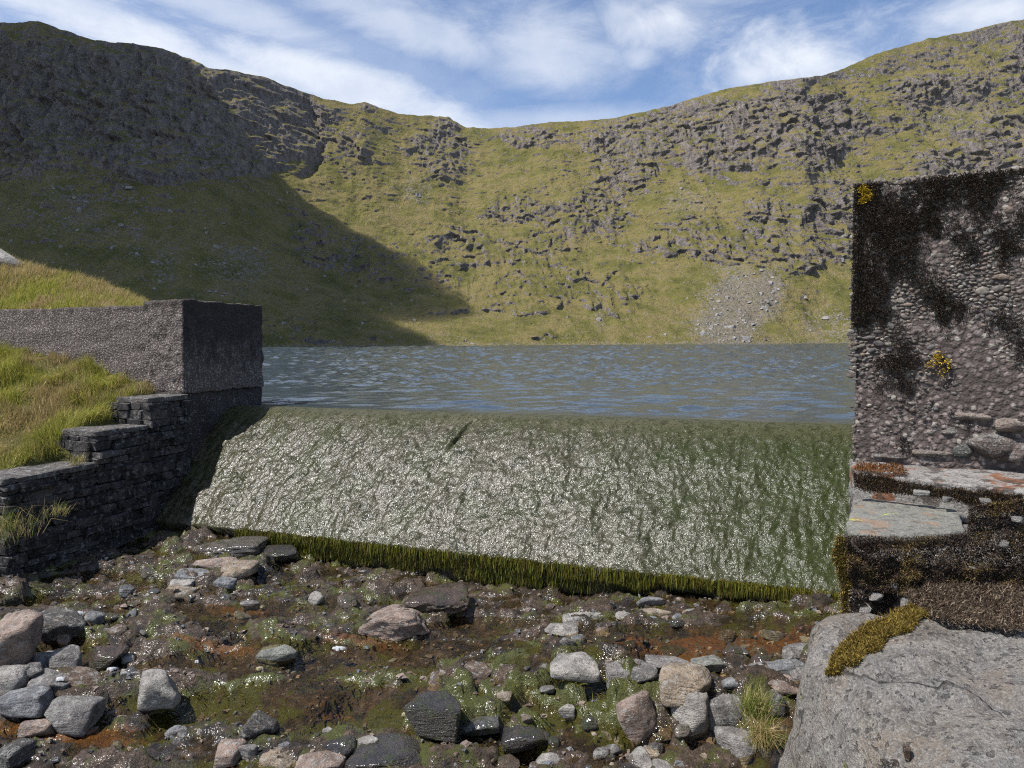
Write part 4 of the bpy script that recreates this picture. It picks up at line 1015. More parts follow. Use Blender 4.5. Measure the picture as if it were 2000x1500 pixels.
# x0,y0,x1,y1 in the photograph, z of the bed under it, colour, wet, shape(planes, rough, soft), tilt, name, label
ROCKS = [
    (-40, 1185, 66, 1330, -2.98, PINK, 0, (8, .06, .10), .25, 'boulder', 'large ribbed pinkish grey boulder at the left edge of the stream'),
    (56, 1187, 158, 1262, -2.96, DARK, 0, (5, .05, .08), .35, 'rock', 'dark wedge shaped slab leaning beside the large ribbed boulder'),
    (100, 1222, 136, 1264, -2.98, PINK, 0, (8, .05, .08), .1, 'stone', 'small pale pink block under the dark leaning wedge'),
    (84, 1260, 156, 1324, -3.04, GREY, 0, (10, .06, .09), -.1, 'rock', 'blocky grey rock below the dark leaning wedge'),
    (-30, 1293, 46, 1372, -3.08, PALE, 0, (7, .07, .16), .1, 'rock', 'rounded pale rock cut by the left edge of the picture'),
    (-10, 1338, 92, 1408, -3.12, BLUE, 0, (8, .07, .10), -.2, 'rock', 'blue grey rock with pale spots in the heap of stones on the left'),
    (122, 1308, 202, 1354, -3.08, BROWN, 0, (8, .07, .16), .15, 'stone', 'brown rounded stone lying in front of the blocky grey rock'),
    (50, 1313, 132, 1368, -3.08, GREY, 0, (7, .06, .08), .2, 'stone', 'dark grey angular stone between the blue grey rock and the brown stone'),
    (82, 1360, 182, 1432, -3.16, GREY, 0, (5, .04, .08), .18, 'rock', 'flat grey slab dipping into the water on the left'),
    (36, 1400, 106, 1442, -3.18, PINK, 0, (7, .06, .12), -.1, 'stone', 'orange pink stone at the waterline below the flat grey slab'),
    (262, 1308, 347, 1388, -3.06, PALE, 0, (9, .07, .12), .1, 'rock', 'speckled pale grey rock standing alone left of the main pool'),
    (166, 1254, 238, 1306, -3.0, BROWN, 1, (7, .06, .10), .1, 'stone', 'wet reddish brown stone with a foamy foot'),
    (-20, 1448, 50, 1515, -3.26, DARK, 0, (6, .06, .10), .2, 'rock', 'dark stone in the bottom left corner'),
    (503, 1258, 578, 1306, -3.06, GREEN, 0, (6, .05, .08), -.15, 'rock', 'pale grey green angular stone sitting in the middle of the pool'),
    (464, 1383, 533, 1448, -3.14, DARK, 0, (7, .07, .10), -.5, 'rock', 'dark tilted stone sticking up from the green riffle'),
    (413, 1448, 477, 1515, -3.26, PINK, 0, (7, .06, .1), .1, 'stone', 'pink and grey stone at the bottom edge beside a small round one'),
    (463, 1450, 502, 1492, -3.2, GREY, 0, (8, .06, .14), 0, 'stone', 'small round grey stone at the bottom edge below the dark tilted stone'),
    (503, 1465, 602, 1520, -3.26, TAN, 0, (8, .07, .12), .1, 'stone', 'brown banded stone at the bottom edge'),
    (574, 1463, 672, 1520, -3.24, PINK, 0, (9, .10, .12), 0, 'rock', 'rough pale pinkish rock at the bottom edge of the pool'),
    (343, 1108, 422, 1140, -2.80, BLUE, 0, (7, .06, .07), .15, 'stone', 'blue grey faceted slab near the foot of the weir'),
    (428, 1090, 499, 1135, -2.78, TAN, 0, (6, .05, .12), .0, 'stone', 'tan stone with a rounded flat top below the shaded weir end'),
    (328, 1130, 377, 1152, -2.82, PALE, 0, (6, .05, .1), 0, 'stone', 'flat pale stone under the blue grey faceted slab'),
    (418, 1128, 457, 1152, -2.82, BLUE, 0, (6, .05, .08), .3, 'stone', 'small blue grey stone below the tan round topped one'),
    (368, 1082, 472, 1120, -2.74, PINK, 0, (7, .06, .10), -.1, 'rock', 'orange brown flat rock behind the blue grey faceted slab'),
    (508, 1058, 582, 1106, -2.80, DARK, 1, (7, .06, .10), .1, 'rock', 'dark wet block against the foot of the weir'),
    (316, 1143, 374, 1180, -2.86, TAN, 0, (8, .07, .1), .2, 'stone', 'tan angular stone at the edge of the shadow'),
    (362, 1040, 515, 1092, -2.72, GREY, 1, (8, .09, .12), 0, 'rock', 'glittering wet rock ledge where the weir meets the shadow'),
    (698, 1163, 842, 1258, -3.02, PINK, 0, (9, .13, .12), .1, 'boulder', 'crusty pinkish boulder overhanging the pool, pale and dry'),
    (790, 1138, 920, 1220, -2.98, BROWN, 1, (9, .12, .12), -.1, 'boulder', 'wet reddish brown boulder behind the crusty pinkish one'),
    (828, 1284, 972, 1372, -3.12, BROWN, 0, (9, .13, .12), 0, 'boulder', 'crusty pinkish brown boulder with moss hanging below it'),
    (780, 1348, 902, 1458, -3.2, DARK, 1, (5, .05, .10), .2, 'boulder', 'flat dark wet slab in the middle foreground'),
    (900, 1398, 977, 1442, -3.2, BLUE, 1, (5, .04, .07), -.2, 'stone', 'shiny blue grey flat stone beside the dark wet slab'),
    (978, 1408, 1077, 1472, -3.26, DARK, 1, (8, .06, .14), 0, 'rock', 'dark rounded wet rock with bright glints'),
    (668, 1438, 832, 1520, -3.26, DARK, 1, (8, .09, .12), .1, 'boulder', 'dark mossy boulder at the bottom edge below the flat wet slab'),
    (1043, 1466, 1107, 1520, -3.32, PALE, 0, (7, .05, .10), .1, 'stone', 'pale grey block at the bottom edge in the middle'),
    (1160, 1428, 1222, 1482, -3.3, GREY, 0, (6, .05, .07), .3, 'stone', 'grey angular stone below the mossy bank'),
    (1203, 1338, 1293, 1462, -3.22, PINK, 0, (7, .06, .12), -.12, 'rock', 'upright tan pink block, tallest of the standing stones'),
    (1313, 1343, 1388, 1472, -3.22, PALE, 0, (7, .07, .11), .15, 'rock', 'upright pale speckled rock, middle of the standing stones'),
    (1376, 1348, 1452, 1445, -3.16, GREY, 0, (7, .06, .12), -.05, 'rock', 'upright grey rock behind the grass tuft'),
    (1403, 1424, 1484, 1520, -3.3, GREY, 0, (8, .06, .12), .1, 'rock', 'grey speckled block under the grass tuft'),
    (1073, 1276, 1173, 1338, -2.88, PALE, 0, (7, .06, .12), -.1, 'rock', 'pale rounded rock at the left end of the row damming the pool'),
    (1183, 1288, 1288, 1348, -2.88, GREY, 0, (7, .06, .10), 0, 'rock', 'grey blocky rock, second in the row damming the pool'),
    (1288, 1296, 1398, 1378, -2.92, TAN, 0, (8, .07, .12), .05, 'rock', 'cream and tan rock, third in the row damming the pool'),
    (1410, 1313, 1503, 1352, -2.86, BLUE, 0, (7, .05, .10), .05, 'stone', 'blue grey flat topped stone beside the cream and tan rock'),
    (1353, 1280, 1433, 1314, -2.80, GREEN, 0, (6, .05, .10), .08, 'stone', 'flat pale greenish slab at the rim of the orange pool'),
    (1263, 1279, 1348, 1302, -2.80, GREY, 0, (6, .05, .10), 0, 'stone', 'flat grey stone behind the cream and tan rock'),
    (1453, 1292, 1524, 1324, -2.80, GREY, 0, (7, .05, .10), .05, 'stone', 'grey stone at the near rim of the orange pool behind the blue grey one'),
    (1500, 1286, 1562, 1326, -2.80, BLUE, 0, (7, .05, .10), -.1, 'stone', 'dark blue grey stone at the near right corner of the orange pool'),
    (1500, 1318, 1574, 1362, -2.86, PINK, 0, (7, .06, .12), 0, 'stone', 'pinkish flat stone between the blue grey stone and the large boulder'),
    (1243, 1160, 1300, 1188, -2.74, BLUE, 0, (7, .05, .1), 0, 'stone', 'grey stone on top of the orange stained pile at the foot of the weir'),
    (1248, 1182, 1312, 1212, -2.80, TAN, 0, (7, .05, .1), 0, 'stone', 'orange stained tan stone at the foot of the weir'),
    (1098, 1191, 1184, 1222, -2.84, PALE, 0, (6, .04, .1), 0, 'stone', 'long flat pale stone near the middle of the weir foot'),
    (1063, 1218, 1132, 1246, -2.88, PALE, 0, (6, .05, .1), .08, 'stone', 'flat pale stone, leftmost of the four beside the orange pool'),
    (1201, 1191, 1248, 1214, -2.80, PALE, 0, (6, .04, .12), 0, 'stone', 'small rounded pale stone beside the orange stained pile'),
    (1183, 1211, 1244, 1232, -2.80, GREEN, 0, (6, .04, .1), 0, 'stone', 'flat greenish stone in front of the small rounded pale one'),
    (1333, 1188, 1393, 1218, -2.78, PALE, 0, (7, .05, .12), 0, 'stone', 'pale speckled stone standing in the water right of the orange pile'),
    (1478, 1220, 1534, 1245, -2.78, GREY, 0, (7, .05, .12), 0, 'stone', 'dark grey rounded stone at the far side of the orange pool'),
    (1538, 1250, 1604, 1292, -2.76, GREY, 0, (7, .05, .1), 0, 'stone', 'flat grey stone at the right end of the orange pool'),
    (1563, 1236, 1624, 1264, -2.74, PALE, 0, (7, .05, .1), .1, 'stone', 'pale grey stone above the flat one at the right end of the orange pool'),
    (1540, 1212, 1626, 1242, -2.73, GREY, 1, (7, .05, .1), 0, 'stone', 'wet grey stone against the abutment near the weir foot'),
    (1246, 1460, 1288, 1515, -3.32, TAN, 0, (7, .06, .1), .2, 'stone', 'small pointed tan stone at the bottom edge under the tallest upright block'),
    (1284, 1478, 1344, 1520, -3.32, BROWN, 0, (7, .06, .1), 0, 'stone', 'brown stone at the bottom edge under the upright speckled rock'),
    (1497, 1348, 1534, 1398, -2.96, DARK, 0, (4, .04, .06), .1, 'stone', 'dark slate splinter standing behind the grass tuft'),
    (1374, 1438, 1406, 1474, -3.24, PINK, 0, (7, .06, .12), .3, 'stone', 'small pink stone wedged between the upright stones'),
    (1090, 1372, 1124, 1406, -3.1, PALE, 0, (7, .09, .12), 0, 'stone', 'pale knobbly stone half sunk in green moss'),
    (638, 1244, 693, 1270, -3.02, DARK, 1, (7, .05, .12), 0, 'stone', 'dark dome shaped stone ringed with foam at the pool head'),
]
PLACED = []
for k, (x0, y0, x1, y1, z, tint, wet_, (pls, rgh, sft), tilt, name, label) in enumerate(ROCKS):
    w_px, h_px = x1 - x0, y1 - y0
    base = PZ((x0 + x1) / 2, y1 - 0.12 * h_px, z); d = base[1]
    w_ = w_px / F * d; hh_ = h_px / F * d
    dep = min(w_ * 0.85, max(hh_ * 1.3, w_ * 0.55))
    # apparent height = height*cos + depth*sin for a view dipping about 25 degrees
    hz = 1.08 * max(hh_ * 1.02 - dep * 0.30, hh_ * 0.45)
    sub = 5 if w_px > 110 else 4
    V, Ff = rock_shape(sub, 1000 + k, pls + 1, rgh * 1.5, sft * .38)
    V = (V * [w_ / 2, dep / 2, hz / 2]) @ (roty(tilt * 0.6)).T
    V = V - [0, 0, V[:, 2].min()]
    V[:, 0] *= w_ / (V[:, 0].max() - V[:, 0].min())
    o = link(name, mesh(name, V, Ff), M_WETROCK if wet_ else M_ROCK, None, label=label, category='rock' if name != 'boulder' else 'boulder')
    o.location = (base[0], base[1] + dep * 0.22, z - 0.13 * hz); o.color = (*tint, 1)
    PLACED.append((base[0], base[1], w_))
# small cobbles that nothing tells apart
CM = []
for k in range(8):
    V, Ff = rock_shape(3, 3000 + k, 7, .08, .05); me = mesh('cobble', V, Ff); me.materials.append(M_WETROCK if k < 4 else M_ROCK); CM.append(me)
crg = np.random.default_rng(44)
ZONES = [(0, 1200, 260, 1440, 38, 'in the heap of rocks by the wing wall'), (280, 1110, 560, 1180, 16, 'near the shaded end of the weir foot'), (1040, 1170, 1470, 1290, 34, 'in and around the orange pool'), (1480, 1210, 1630, 1310, 26, 'between the orange pool and the abutment'), (960, 1380, 1340, 1500, 44, 'below the row of rocks damming the pool'), (320, 1420, 720, 1500, 18, 'at the bottom edge below the green riffle'), (200, 1170, 700, 1250, 16, 'on the ledges above the main pool')]
CNAMES = ['grey', 'pale', 'tan', 'pinkish', 'blue grey', 'brown', 'dark']
for (x0, y0, x1, y1, n, where) in ZONES:
    for _ in range(n):
        px, py = crg.uniform(x0, x1), crg.uniform(y0, y1)
        q = PZ(px, py, -2.95); zz = bedz(q[0], q[1]); q = PZ(px, py, zz); zz = bedz(q[0], q[1])
        s = crg.lognormal(math.log(.052), .45)
        if any((q[0] - a) ** 2 + (q[1] - b) ** 2 < (c_ * .35) ** 2 for a, b, c_ in PLACED): continue
        ci = crg.integers(0, 7)
        o = link('cobble', CM[crg.integers(0, 8)], None, None, label='small loose %s stone %s' % (CNAMES[ci], where), category='stone', group='small %s stones %s' % (CNAMES[ci], where))
        o.scale = (s * crg.uniform(.8, 1.3), s * crg.uniform(.7, 1.1), s * crg.uniform(.4, .75)); o.rotation_euler = (crg.normal(0, .2), crg.normal(0, .2), crg.uniform(0, 6.28))
        o.location = (q[0], q[1], zz + s * .15); o.color = (*(np.array([GREY, PALE, TAN, PINK, BLUE, BROWN, DARK][ci]) * crg.uniform(.7, 1.1)), 1)

# gravel between the stones, far too fine to count
ng = 9000
gxr = RNG.uniform(-6.5, 3.4, ng); gyr = RNG.uniform(4.6, 9.8, ng)
gi = ((gyr - YS0) / RES).astype(int); gj = ((gxr - XS0) / RES).astype(int)
kp = ok[gi, gj] & (RNG.random(ng) < .25 + .75 * smooth(fbm2(gxr / .5, gyr / .4, 3, 151), -.1, .3)) & (slope0[gi, gj] < 1.2)
gxr, gyr, gi, gj = gxr[kp], gyr[kp], gi[kp], gj[kp]; ng = len(gxr)
sg = RNG.lognormal(math.log(.014), .42, ng); an = RNG.uniform(0, 6.28, ng)
cb = _b[None] * (1 + .3 * RNG.standard_normal((ng, 8, 3))) * sg[:, None, None] * RNG.uniform(.6, 1.2, (ng, 1, 3)) * [1, 1, .7]
cs, sn = np.cos(an)[:, None], np.sin(an)[:, None]
V = np.stack([cb[..., 0] * cs - cb[..., 1] * sn + gxr[:, None], cb[..., 0] * sn + cb[..., 1] * cs + gyr[:, None], cb[..., 2] + (BZ[gi, gj] + .004)[:, None]], -1)
gcol = palette([GREY, PINK, TAN, DARK, BROWN, BROWN, DARK, BLUE], ng) * .6
link('gravel', mesh('gravel', V.reshape(-1, 3), ((np.arange(ng) * 8)[:, None, None] + _bf[None]).reshape(-1, 4), False, color=np.repeat(gcol, 8, axis=0)), M_PEB, None, kind='stuff', label='fine wet gravel lying between the stones of the stream bed', category='gravel')
# foam flecks
m_, g = mat('foam'); g.pr((.42, .43, .43), .6, g.bump(g.noise(g.coord('World'), 120, 3), .6, .01), .3); M_FOAM = m_
FOAM = [(148, 1197, 46, -2.86, 'pale foam patch in the dark corner beside the leaning wedge'), (218, 1306, 40, -3.0, 'white foam at the foot of the wet reddish stone'), (118, 1325, 34, -3.05, 'white foam behind the brown rounded stone'), (508, 1305, 26, -3.04, 'white foam tongue left of the pale stone in the pool'), (662, 1266, 44, -3.02, 'white foam ring under the dark dome stone'), (512, 1185, 18, -2.87, 'white foam fleck in the upper pool'), (385, 1292, 16, -3.03, 'tiny white foam fleck at the head of the main pool'), (790, 1395, 20, -3.12, 'white foam fleck at the tip of the flat dark slab')]
for k, (px, py, w_, z, lab) in enumerate(FOAM):
    q = PZ(px, py, z); q = PZ(px, py, max(z, bedz(q[0], q[1]) + .012)); d = q[1]; wr = w_ / F * d * .24
    a = np.linspace(0, 2 * math.pi, 28, endpoint=False); r = 1 + .9 * n2(np.cos(a) * 1.8 + k * 7, np.sin(a) * 1.8, 5)
    V = [np.column_stack([np.cos(a) * wr * r * f, np.sin(a) * wr * .7 * r * f, np.full(28, h)]) for f, h in ((.05, .014), (.5, .013), (.85, .009), (1.0, -.01))]
    i = np.arange(4 * 28).reshape(4, 28); j = np.roll(i, -1, 1)
    o = link('foam_patch', mesh('foam_patch', np.concatenate(V), np.stack([i[:-1], i[1:], j[1:], j[:-1]], -1).reshape(-1, 4)), M_FOAM, None, label=lab, category='foam'); o.location = q

# trailing moss and algae on ledges and mossy banks of the stream
gyb, gxb = np.gradient(blur(BZ, .03), RES)
slope = np.hypot(gxb, gyb)
prob = np.clip(slope - .55, 0, 1) * (0.25 + algae) + .22 * np.clip(algae - .45, 0, 1)
prob *= (fbm2(BX / .25, BY / .25, 3, 131) > -.12) * ok * (BY < 9.5)
prob = np.clip(prob * 0.55, 0, 1)
rws, cls = np.nonzero(RNG.random(prob.shape) < prob)
rep = 3
rws = np.repeat(rws, rep); cls = np.repeat(cls, rep); n = len(rws)
base = np.column_stack([gx[cls] + RNG.uniform(-.013, .013, n), gy[rws] + RNG.uniform(-.013, .013, n), BZ[rws, cls] + .002])
dn = -np.column_stack([gxb[rws, cls], gyb[rws, cls], np.zeros(n)])
dn = dn / np.maximum(np.linalg.norm(dn, axis=1), .05)[:, None] + RNG.normal(0, .35, (n, 3))
upv = np.column_stack([.5 * dn[:, 0], .5 * dn[:, 1], np.full(n, .55)]); upv /= np.linalg.norm(upv, axis=1)[:, None]
L_ = RNG.uniform(.02, .06, n)
V, T, C = blades(base, upv, L_, RNG.uniform(.004, .009, n), dn * (L_ * .9)[:, None] * [1, 1, 0], palette([(.12, .125, .015), (.07, .08, .012), (.18, .165, .02), (.06, .05, .02), (.11, .07, .03)], n))
link('stream_moss', mesh('stream_moss', V, T, True, color=C), M_WETMOSS, None, kind='stuff', label='olive green moss trailing over the ledges of the stream', category='moss')

from mathutils.bvhtree import BVHTree
_bv = BVHTree.FromPolygons([tuple(np.array(v) + np.array(bo.location)) for v in V_BO], [tuple(f) for f in F_BO])
def on_boulder(a, b, lift=0.0, fallback=2.3):
    r = ray(a, b); h = _bv.ray_cast(Vector((0, 0, 0)), Vector(r).normalized())
    return (h[0].y - lift) if h[0] is not None else fallback
# small rusty stone sitting on the boulder
q = P(1772, 1472, on_boulder(1772, 1486))
V, Ff = rock_shape(4, 909, 7, .08, .06)
o = link('stone', mesh('stone', V * [.009, .009, .017], Ff), M_ROCK, None, label='tiny dark rusty stone standing on the largest boulder', category='rock'); o.location = q; o.color = (.10, .06, .035, 1)
V, Ff = rock_shape(4, 910, 7, .08, .06)
o = link('stone', mesh('stone', V * [.03, .018, .007], Ff), M_ROCK, None, label='thin dark flake lying on the largest boulder at the bottom edge', category='rock'); o.location = P(1748, 1490, on_boulder(1748, 1490)); o.color = (.08, .065, .05, 1)
# ------------------------------------------------------------------ moss on the abutment
def spikes(base, nrm, L, W, spread_, cols, name, parent, rng=RNG, **props):
    n = len(base)
    u = nrm + rng.normal(0, spread_, (n, 3)); u /= np.linalg.norm(u, axis=1)[:, None]
    bend = rng.normal(0, .25, (n, 3)) * L[:, None]
    V, T, C = blades(base, u, L, W, bend, cols)
    return link(name, mesh(name, V, T, True, color=C), M_MOSS, parent, **props)
# dark moss across the pebbled face, clumped
DM = [(.045, .032, .024), (.06, .04, .028), (.028, .022, .018), (.075, .045, .03), (.05, .045, .028)]
n = 260000
a = RNG.uniform(-.015, .8, n); z = RNG.uniform(-.5, TOPZ + .01, n)
cov = fbm2(a / .13, z / .2, 5, 201, .6) + .38 * np.exp(-(a / .13) ** 2) * smooth(z, -.05, .15) + .26 * smooth(z, .25, .55) + .07 * smooth(z, 0, .2) - .05 - .25 * (z < -.12) - .12 * smooth(a, .25, .6) * (z < .35)
for (px, py, rx, ry, k) in [(1740, 735, 60, 45, .5), (1700, 560, 30, 60, .4), (1830, 600, 22, 50, .5), (1750, 520, 60, 60, .2), (1980, 700, 25, 40, .35), (1850, 820, 30, 25, .3), (1740, 640, 80, 30, -.3), (1900, 560, 70, 60, -.12)]:
    q = P(px, py, 3.33 - .3 * (px - 1668) / 332); aa = np.dot(q[:2] - PA, e1); sc = 3.2 / F
    cov += k * np.exp(-((a - aa) / (rx * sc * 1.1)) ** 2 - ((z - q[2]) / (ry * sc)) ** 2)
kp = RNG.random(n) < smooth(cov, -.16, .36) ** 1.3 * .60
a, z = a[kp], z[kp]; n = len(a)
thick = smooth(cov[kp], .1, .6)
base = PA[None] + a[:, None] * e1[None]
base = np.column_stack([base + fn[:2] * (.004 + .012 * thick * RNG.random(n))[:, None], z])
spikes(base, np.tile(fn + [0, 0, .3], (n, 1)), RNG.uniform(.004, .011, n) * (0.7 + .6 * thick), RNG.uniform(.0018, .004, n), .6, palette(DM, n), 'dark_moss', ab, kind='stuff')
# bright yellow lichen at the top corner and in the middle of the face
yl = []
for (px, py, rad_, n_) in [(1688, 372, 9, 260), (1696, 384, 8, 150), (1684, 394, 6, 90), (1832, 698, 8, 150), (1850, 708, 8, 50), (1815, 712, 7, 50), (1840, 724, 10, 50)]:
    q = P(px, py, 3.33 - .3 * (px - 1668) / 332); aa = np.dot(q[:2] - PA, e1)
    ra = RNG.normal(0, rad_ / F * 3.3 * .55, (n_, 2))
    xy = PA[None] + (aa + ra[:, :1]) * e1[None] + fn[None, :2] * .018
    yl.append(np.column_stack([xy, q[2] + ra[:, 1]]))
base = np.concatenate(yl); n = len(base)
spikes(base, np.tile(fn, (n, 1)), RNG.uniform(.004, .009, n), RNG.uniform(.004, .008, n), .8, palette([(.48, .33, .02), (.60, .42, .03), (.38, .27, .03)], n), 'yellow_lichen', ab, kind='stuff')


def mosspatch(pix, z_d, n, L, cols, name, parent, jitter=.02, nrm=(0, -.6, .8), W=(.0016, .0034), puff=.03, cols2=None, **props):
    """moss cushion filling a pixel polygon at depth function z_d(px,py); it stands proud by puff in the middle"""
    pg = np.array(pix, float); lo, hi = pg.min(0), pg.max(0)
    pts = []
    while len(pts) < n:
        q = RNG.uniform(lo, hi, (n, 2)); inside = np.zeros(n, bool)
        for (xa, ya), (xb, yb) in zip(pg, np.roll(pg, -1, 0)):
            c_ = ((ya > q[:, 1]) != (yb > q[:, 1])) & (q[:, 0] < (xb - xa) * (q[:, 1] - ya) / (yb - ya + 1e-9) + xa); inside ^= c_
        pts.extend(q[inside].tolist())
    pts = np.array(pts[:n]); base = np.array([P(a, b, z_d(a, b)) for a, b in pts])
    nn = unit(nrm); lump = 1.6 * fbm2(pts[:, 0] / 45, pts[:, 1] / 34, 4, 17)
    base = base + nn[None] * (puff * (.4 + .6 * lump) + RNG.normal(0, jitter * .3, n))[:, None]
    return spikes(base, np.tile(nn, (n, 1)), RNG.uniform(*L, n), RNG.uniform(*W, n), .55, np.where((fbm2(pts[:, 0] / 60, pts[:, 1] / 45, 4, 29) + RNG.normal(0, .12, n) > .12)[:, None], palette(cols2 or cols, n), palette(cols, n)), name, parent, **props)
BRM = [(.055, .036, .03), (.08, .05, .035), (.035, .026, .024), (.11, .075, .045), (.06, .048, .03)]
GOLD = [(.22, .16, .03), (.30, .22, .05), (.16, .12, .03), (.26, .17, .03), (.13, .085, .02)]
ORG = [(.20, .07, .02), (.28, .10, .025), (.14, .06, .02), (.18, .11, .03)]
mosspatch([(1665, 925), (1740, 940), (1830, 958), (1995, 970), (1995, 1010), (1880, 985), (1800, 968), (1700, 964), (1668, 955)], lambda a, b: 3.02 - .0011 * (a - 1668), 16000, (.006, .015), BRM + [(.14, .09, .03)], 'tread_moss', ab, puff=.02, kind='stuff')
mosspatch([(1672, 905), (1760, 912), (1775, 925), (1700, 925), (1668, 918)], lambda a, b: 3.10 - .0009 * (a - 1668) - (b - 915) * .004, 1800, (.006, .014), ORG, 'orange_moss', ab, puff=.012, kind='stuff')
mosspatch([(1650, 1046), (1760, 1052), (1886, 1044), (1890, 990), (2000, 975), (2010, 1150), (1900, 1165), (1790, 1170), (1690, 1150), (1655, 1130)], lambda a, b: 2.49 - .00072 * (a - 1650), 52000, (.004, .011), BRM, 'brown_moss', ab, cols2=[(.14, .095, .04), (.10, .07, .035), (.18, .125, .04)], puff=.045, nrm=(-.3, -.85, .35), kind='stuff')
mosspatch([(1640, 1045), (1668, 1060), (1668, 1150), (1662, 1215), (1650, 1215), (1640, 1130), (1630, 1080)], lambda a, b: 2.49, 6000, (.006, .016), GOLD, 'golden_moss', ab, puff=.02, nrm=(-.8, -.5, .3), kind='stuff')
mosspatch([(1660, 1150), (1760, 1160), (1740, 1190), (1690, 1225), (1655, 1235)], lambda a, b: 2.46, 3500, (.008, .02), BRM + [(.3, .29, .27)], 'grey_moss', ab, puff=.02, nrm=(-.3, -.85, .35), kind='stuff')
mosspatch([(1612, 1322), (1628, 1285), (1645, 1262), (1690, 1228), (1735, 1205), (1780, 1188), (1850, 1184), (1838, 1200), (1800, 1210), (1778, 1236), (1735, 1246), (1720, 1272), (1690, 1280), (1672, 1305), (1650, 1300), (1640, 1318)], lambda a, b: min(on_boulder(a, b, .0), 2.44), 17000, (.007, .018), GOLD, 'moss_cushion', None, puff=.015, nrm=(-.3, -.3, .9), label='golden green moss cushion along the top of the large boulder', category='moss', kind='stuff')
mosspatch([(1760, 1160), (1850, 1140), (2005, 1150), (2005, 1232), (1930, 1226), (1860, 1214), (1815, 1208)], lambda a, b: min(2.47 - .00070 * (a - 1650) - .0022 * (b - 1140), on_boulder(a, b, 0, 9)), 14000, (.006, .02), [(.13, .09, .06), (.20, .145, .10), (.07, .045, .032), (.30, .235, .16), (.06, .04, .03)], 'dead_grass_mat', None, puff=.012, nrm=(0, -.5, .5), W=(.0014, .003), label='mat of brown dead grass between the boulder and the mossy step', category='grass', kind='stuff')

# ------------------------------------------------------------------ grassy banks on the left
def bank_z(a, b):
    """a metres to the left along the long wall, b metres downstream of it"""
    z = -.60 + .50 * smooth(a, .3, 3.6) + .15 * smooth(a, 3, 8) - .40 * b - .10 * smooth(b, 2.0, 3.4)
    z = z + .10 * fbm2(a / .9, b / .7, 3, 301) - 1.6 * smooth(b, 2.75, 3.7)
    zt = np.where(b < .76, -.735, np.where(b < 1.66, -1.11, -1.52))
    return np.where(b < 2.62, np.minimum(z, zt + .0 + np.clip(a - .60, -.3, 9) * 1.3), z)
m_, g = mat('turf'); M_TURF = m_
v_ = g.coord('World'); g.pr(g.mix(g.noise(v_, 5, 5, .65), (.05, .06, .015), (.13, .115, .04)), .95, g.bump(g.noise(v_, 20, 4, .6), .8, .05), .1)
na, nb_ = 150, 90
ga, gb = np.meshgrid(np.linspace(0.0, 12, na), np.linspace(-.05, 4.2, nb_))
xy = N_[None] + np.outer(ga.ravel(), wl) + np.outer(gb.ravel(), wd)
# the bank keeps behind the stepped wing wall
V = np.column_stack([xy, bank_z(ga, gb).ravel()])
inset = np.where(gb.ravel() < 0.7, .5, np.where(gb.ravel() < 2.75, .55, .30))
okb = ga.ravel() > inset - .1
Fq = gridfaces(nb_, na); Fq = Fq[okb[Fq].all(1)]
link('grass_bank', mesh('grass_bank', V, Fq), M_TURF, None, kind='structure', label='turf bank sloping down in front of the long concrete wall')
GC = [(.28, .29, .045), (.36, .345, .07), (.20, .24, .035), (.46, .39, .12), (.40, .35, .09), (.24, .27, .04)]
GDRY = [(.42, .32, .15), (.36, .27, .12), (.30, .25, .08), (.46, .36, .18)]


def grass_on(fxy, fz, n, L, name, label, dry, clump=.55, width=(.005, .010), seed=0):
    a, b = fxy(n); z = fz(a, b)
    ok_ = np.isfinite(z); a, b, z = a[ok_], b[ok_], z[ok_]; n = len(a)
    xy = N_[None] + np.outer(a, wl) + np.outer(b, wd)
    tus = fbm2(a / clump, b / clump, 3, 311 + seed); dr = fbm2(a / 1.1, b / .8, 3, 317 + seed) + dry
    len_ = RNG.uniform(*L, n) * (1 + 1.4 * np.clip(tus * 1.5, -.5, 1))
    flow = np.stack([fbm2(a / .5, b / .5, 2, 331), fbm2(a / .5, b / .5, 2, 337)], -1) * 1.6 + np.array([.25, -.35])
    bend = np.column_stack([flow * len_[:, None] * .7, np.zeros(n)]) + RNG.normal(0, .25, (n, 3)) * len_[:, None] * [1, 1, 0]
    isd = RNG.random(n) < smooth(dr, -.15, .45)
    c = np.where(isd[:, None], palette(GDRY, n), palette(GC, n))
    V, T, C = blades(np.column_stack([xy, z - .01]), np.tile([0, 0, 1.0], (n, 1)), len_, RNG.uniform(*width, n), bend, c)
    return link(name, mesh(name, V, T, True, color=C), M_GRASS, None, kind='stuff', label=label, category='grass')
def bankpts(n):
    b = RNG.uniform(0.0, 3.5, n); a = RNG.uniform(.25, 8.0, n)
    keep = a > np.where(b < .74, .60, np.where(b < 2.60, .62, .05)); 
    return a[keep], b[keep]
grass_on(bankpts, bank_z, 100000, (.07, .20), 'bank_grass', 'long green and straw grass on the bank beside the stepped wall', .12)
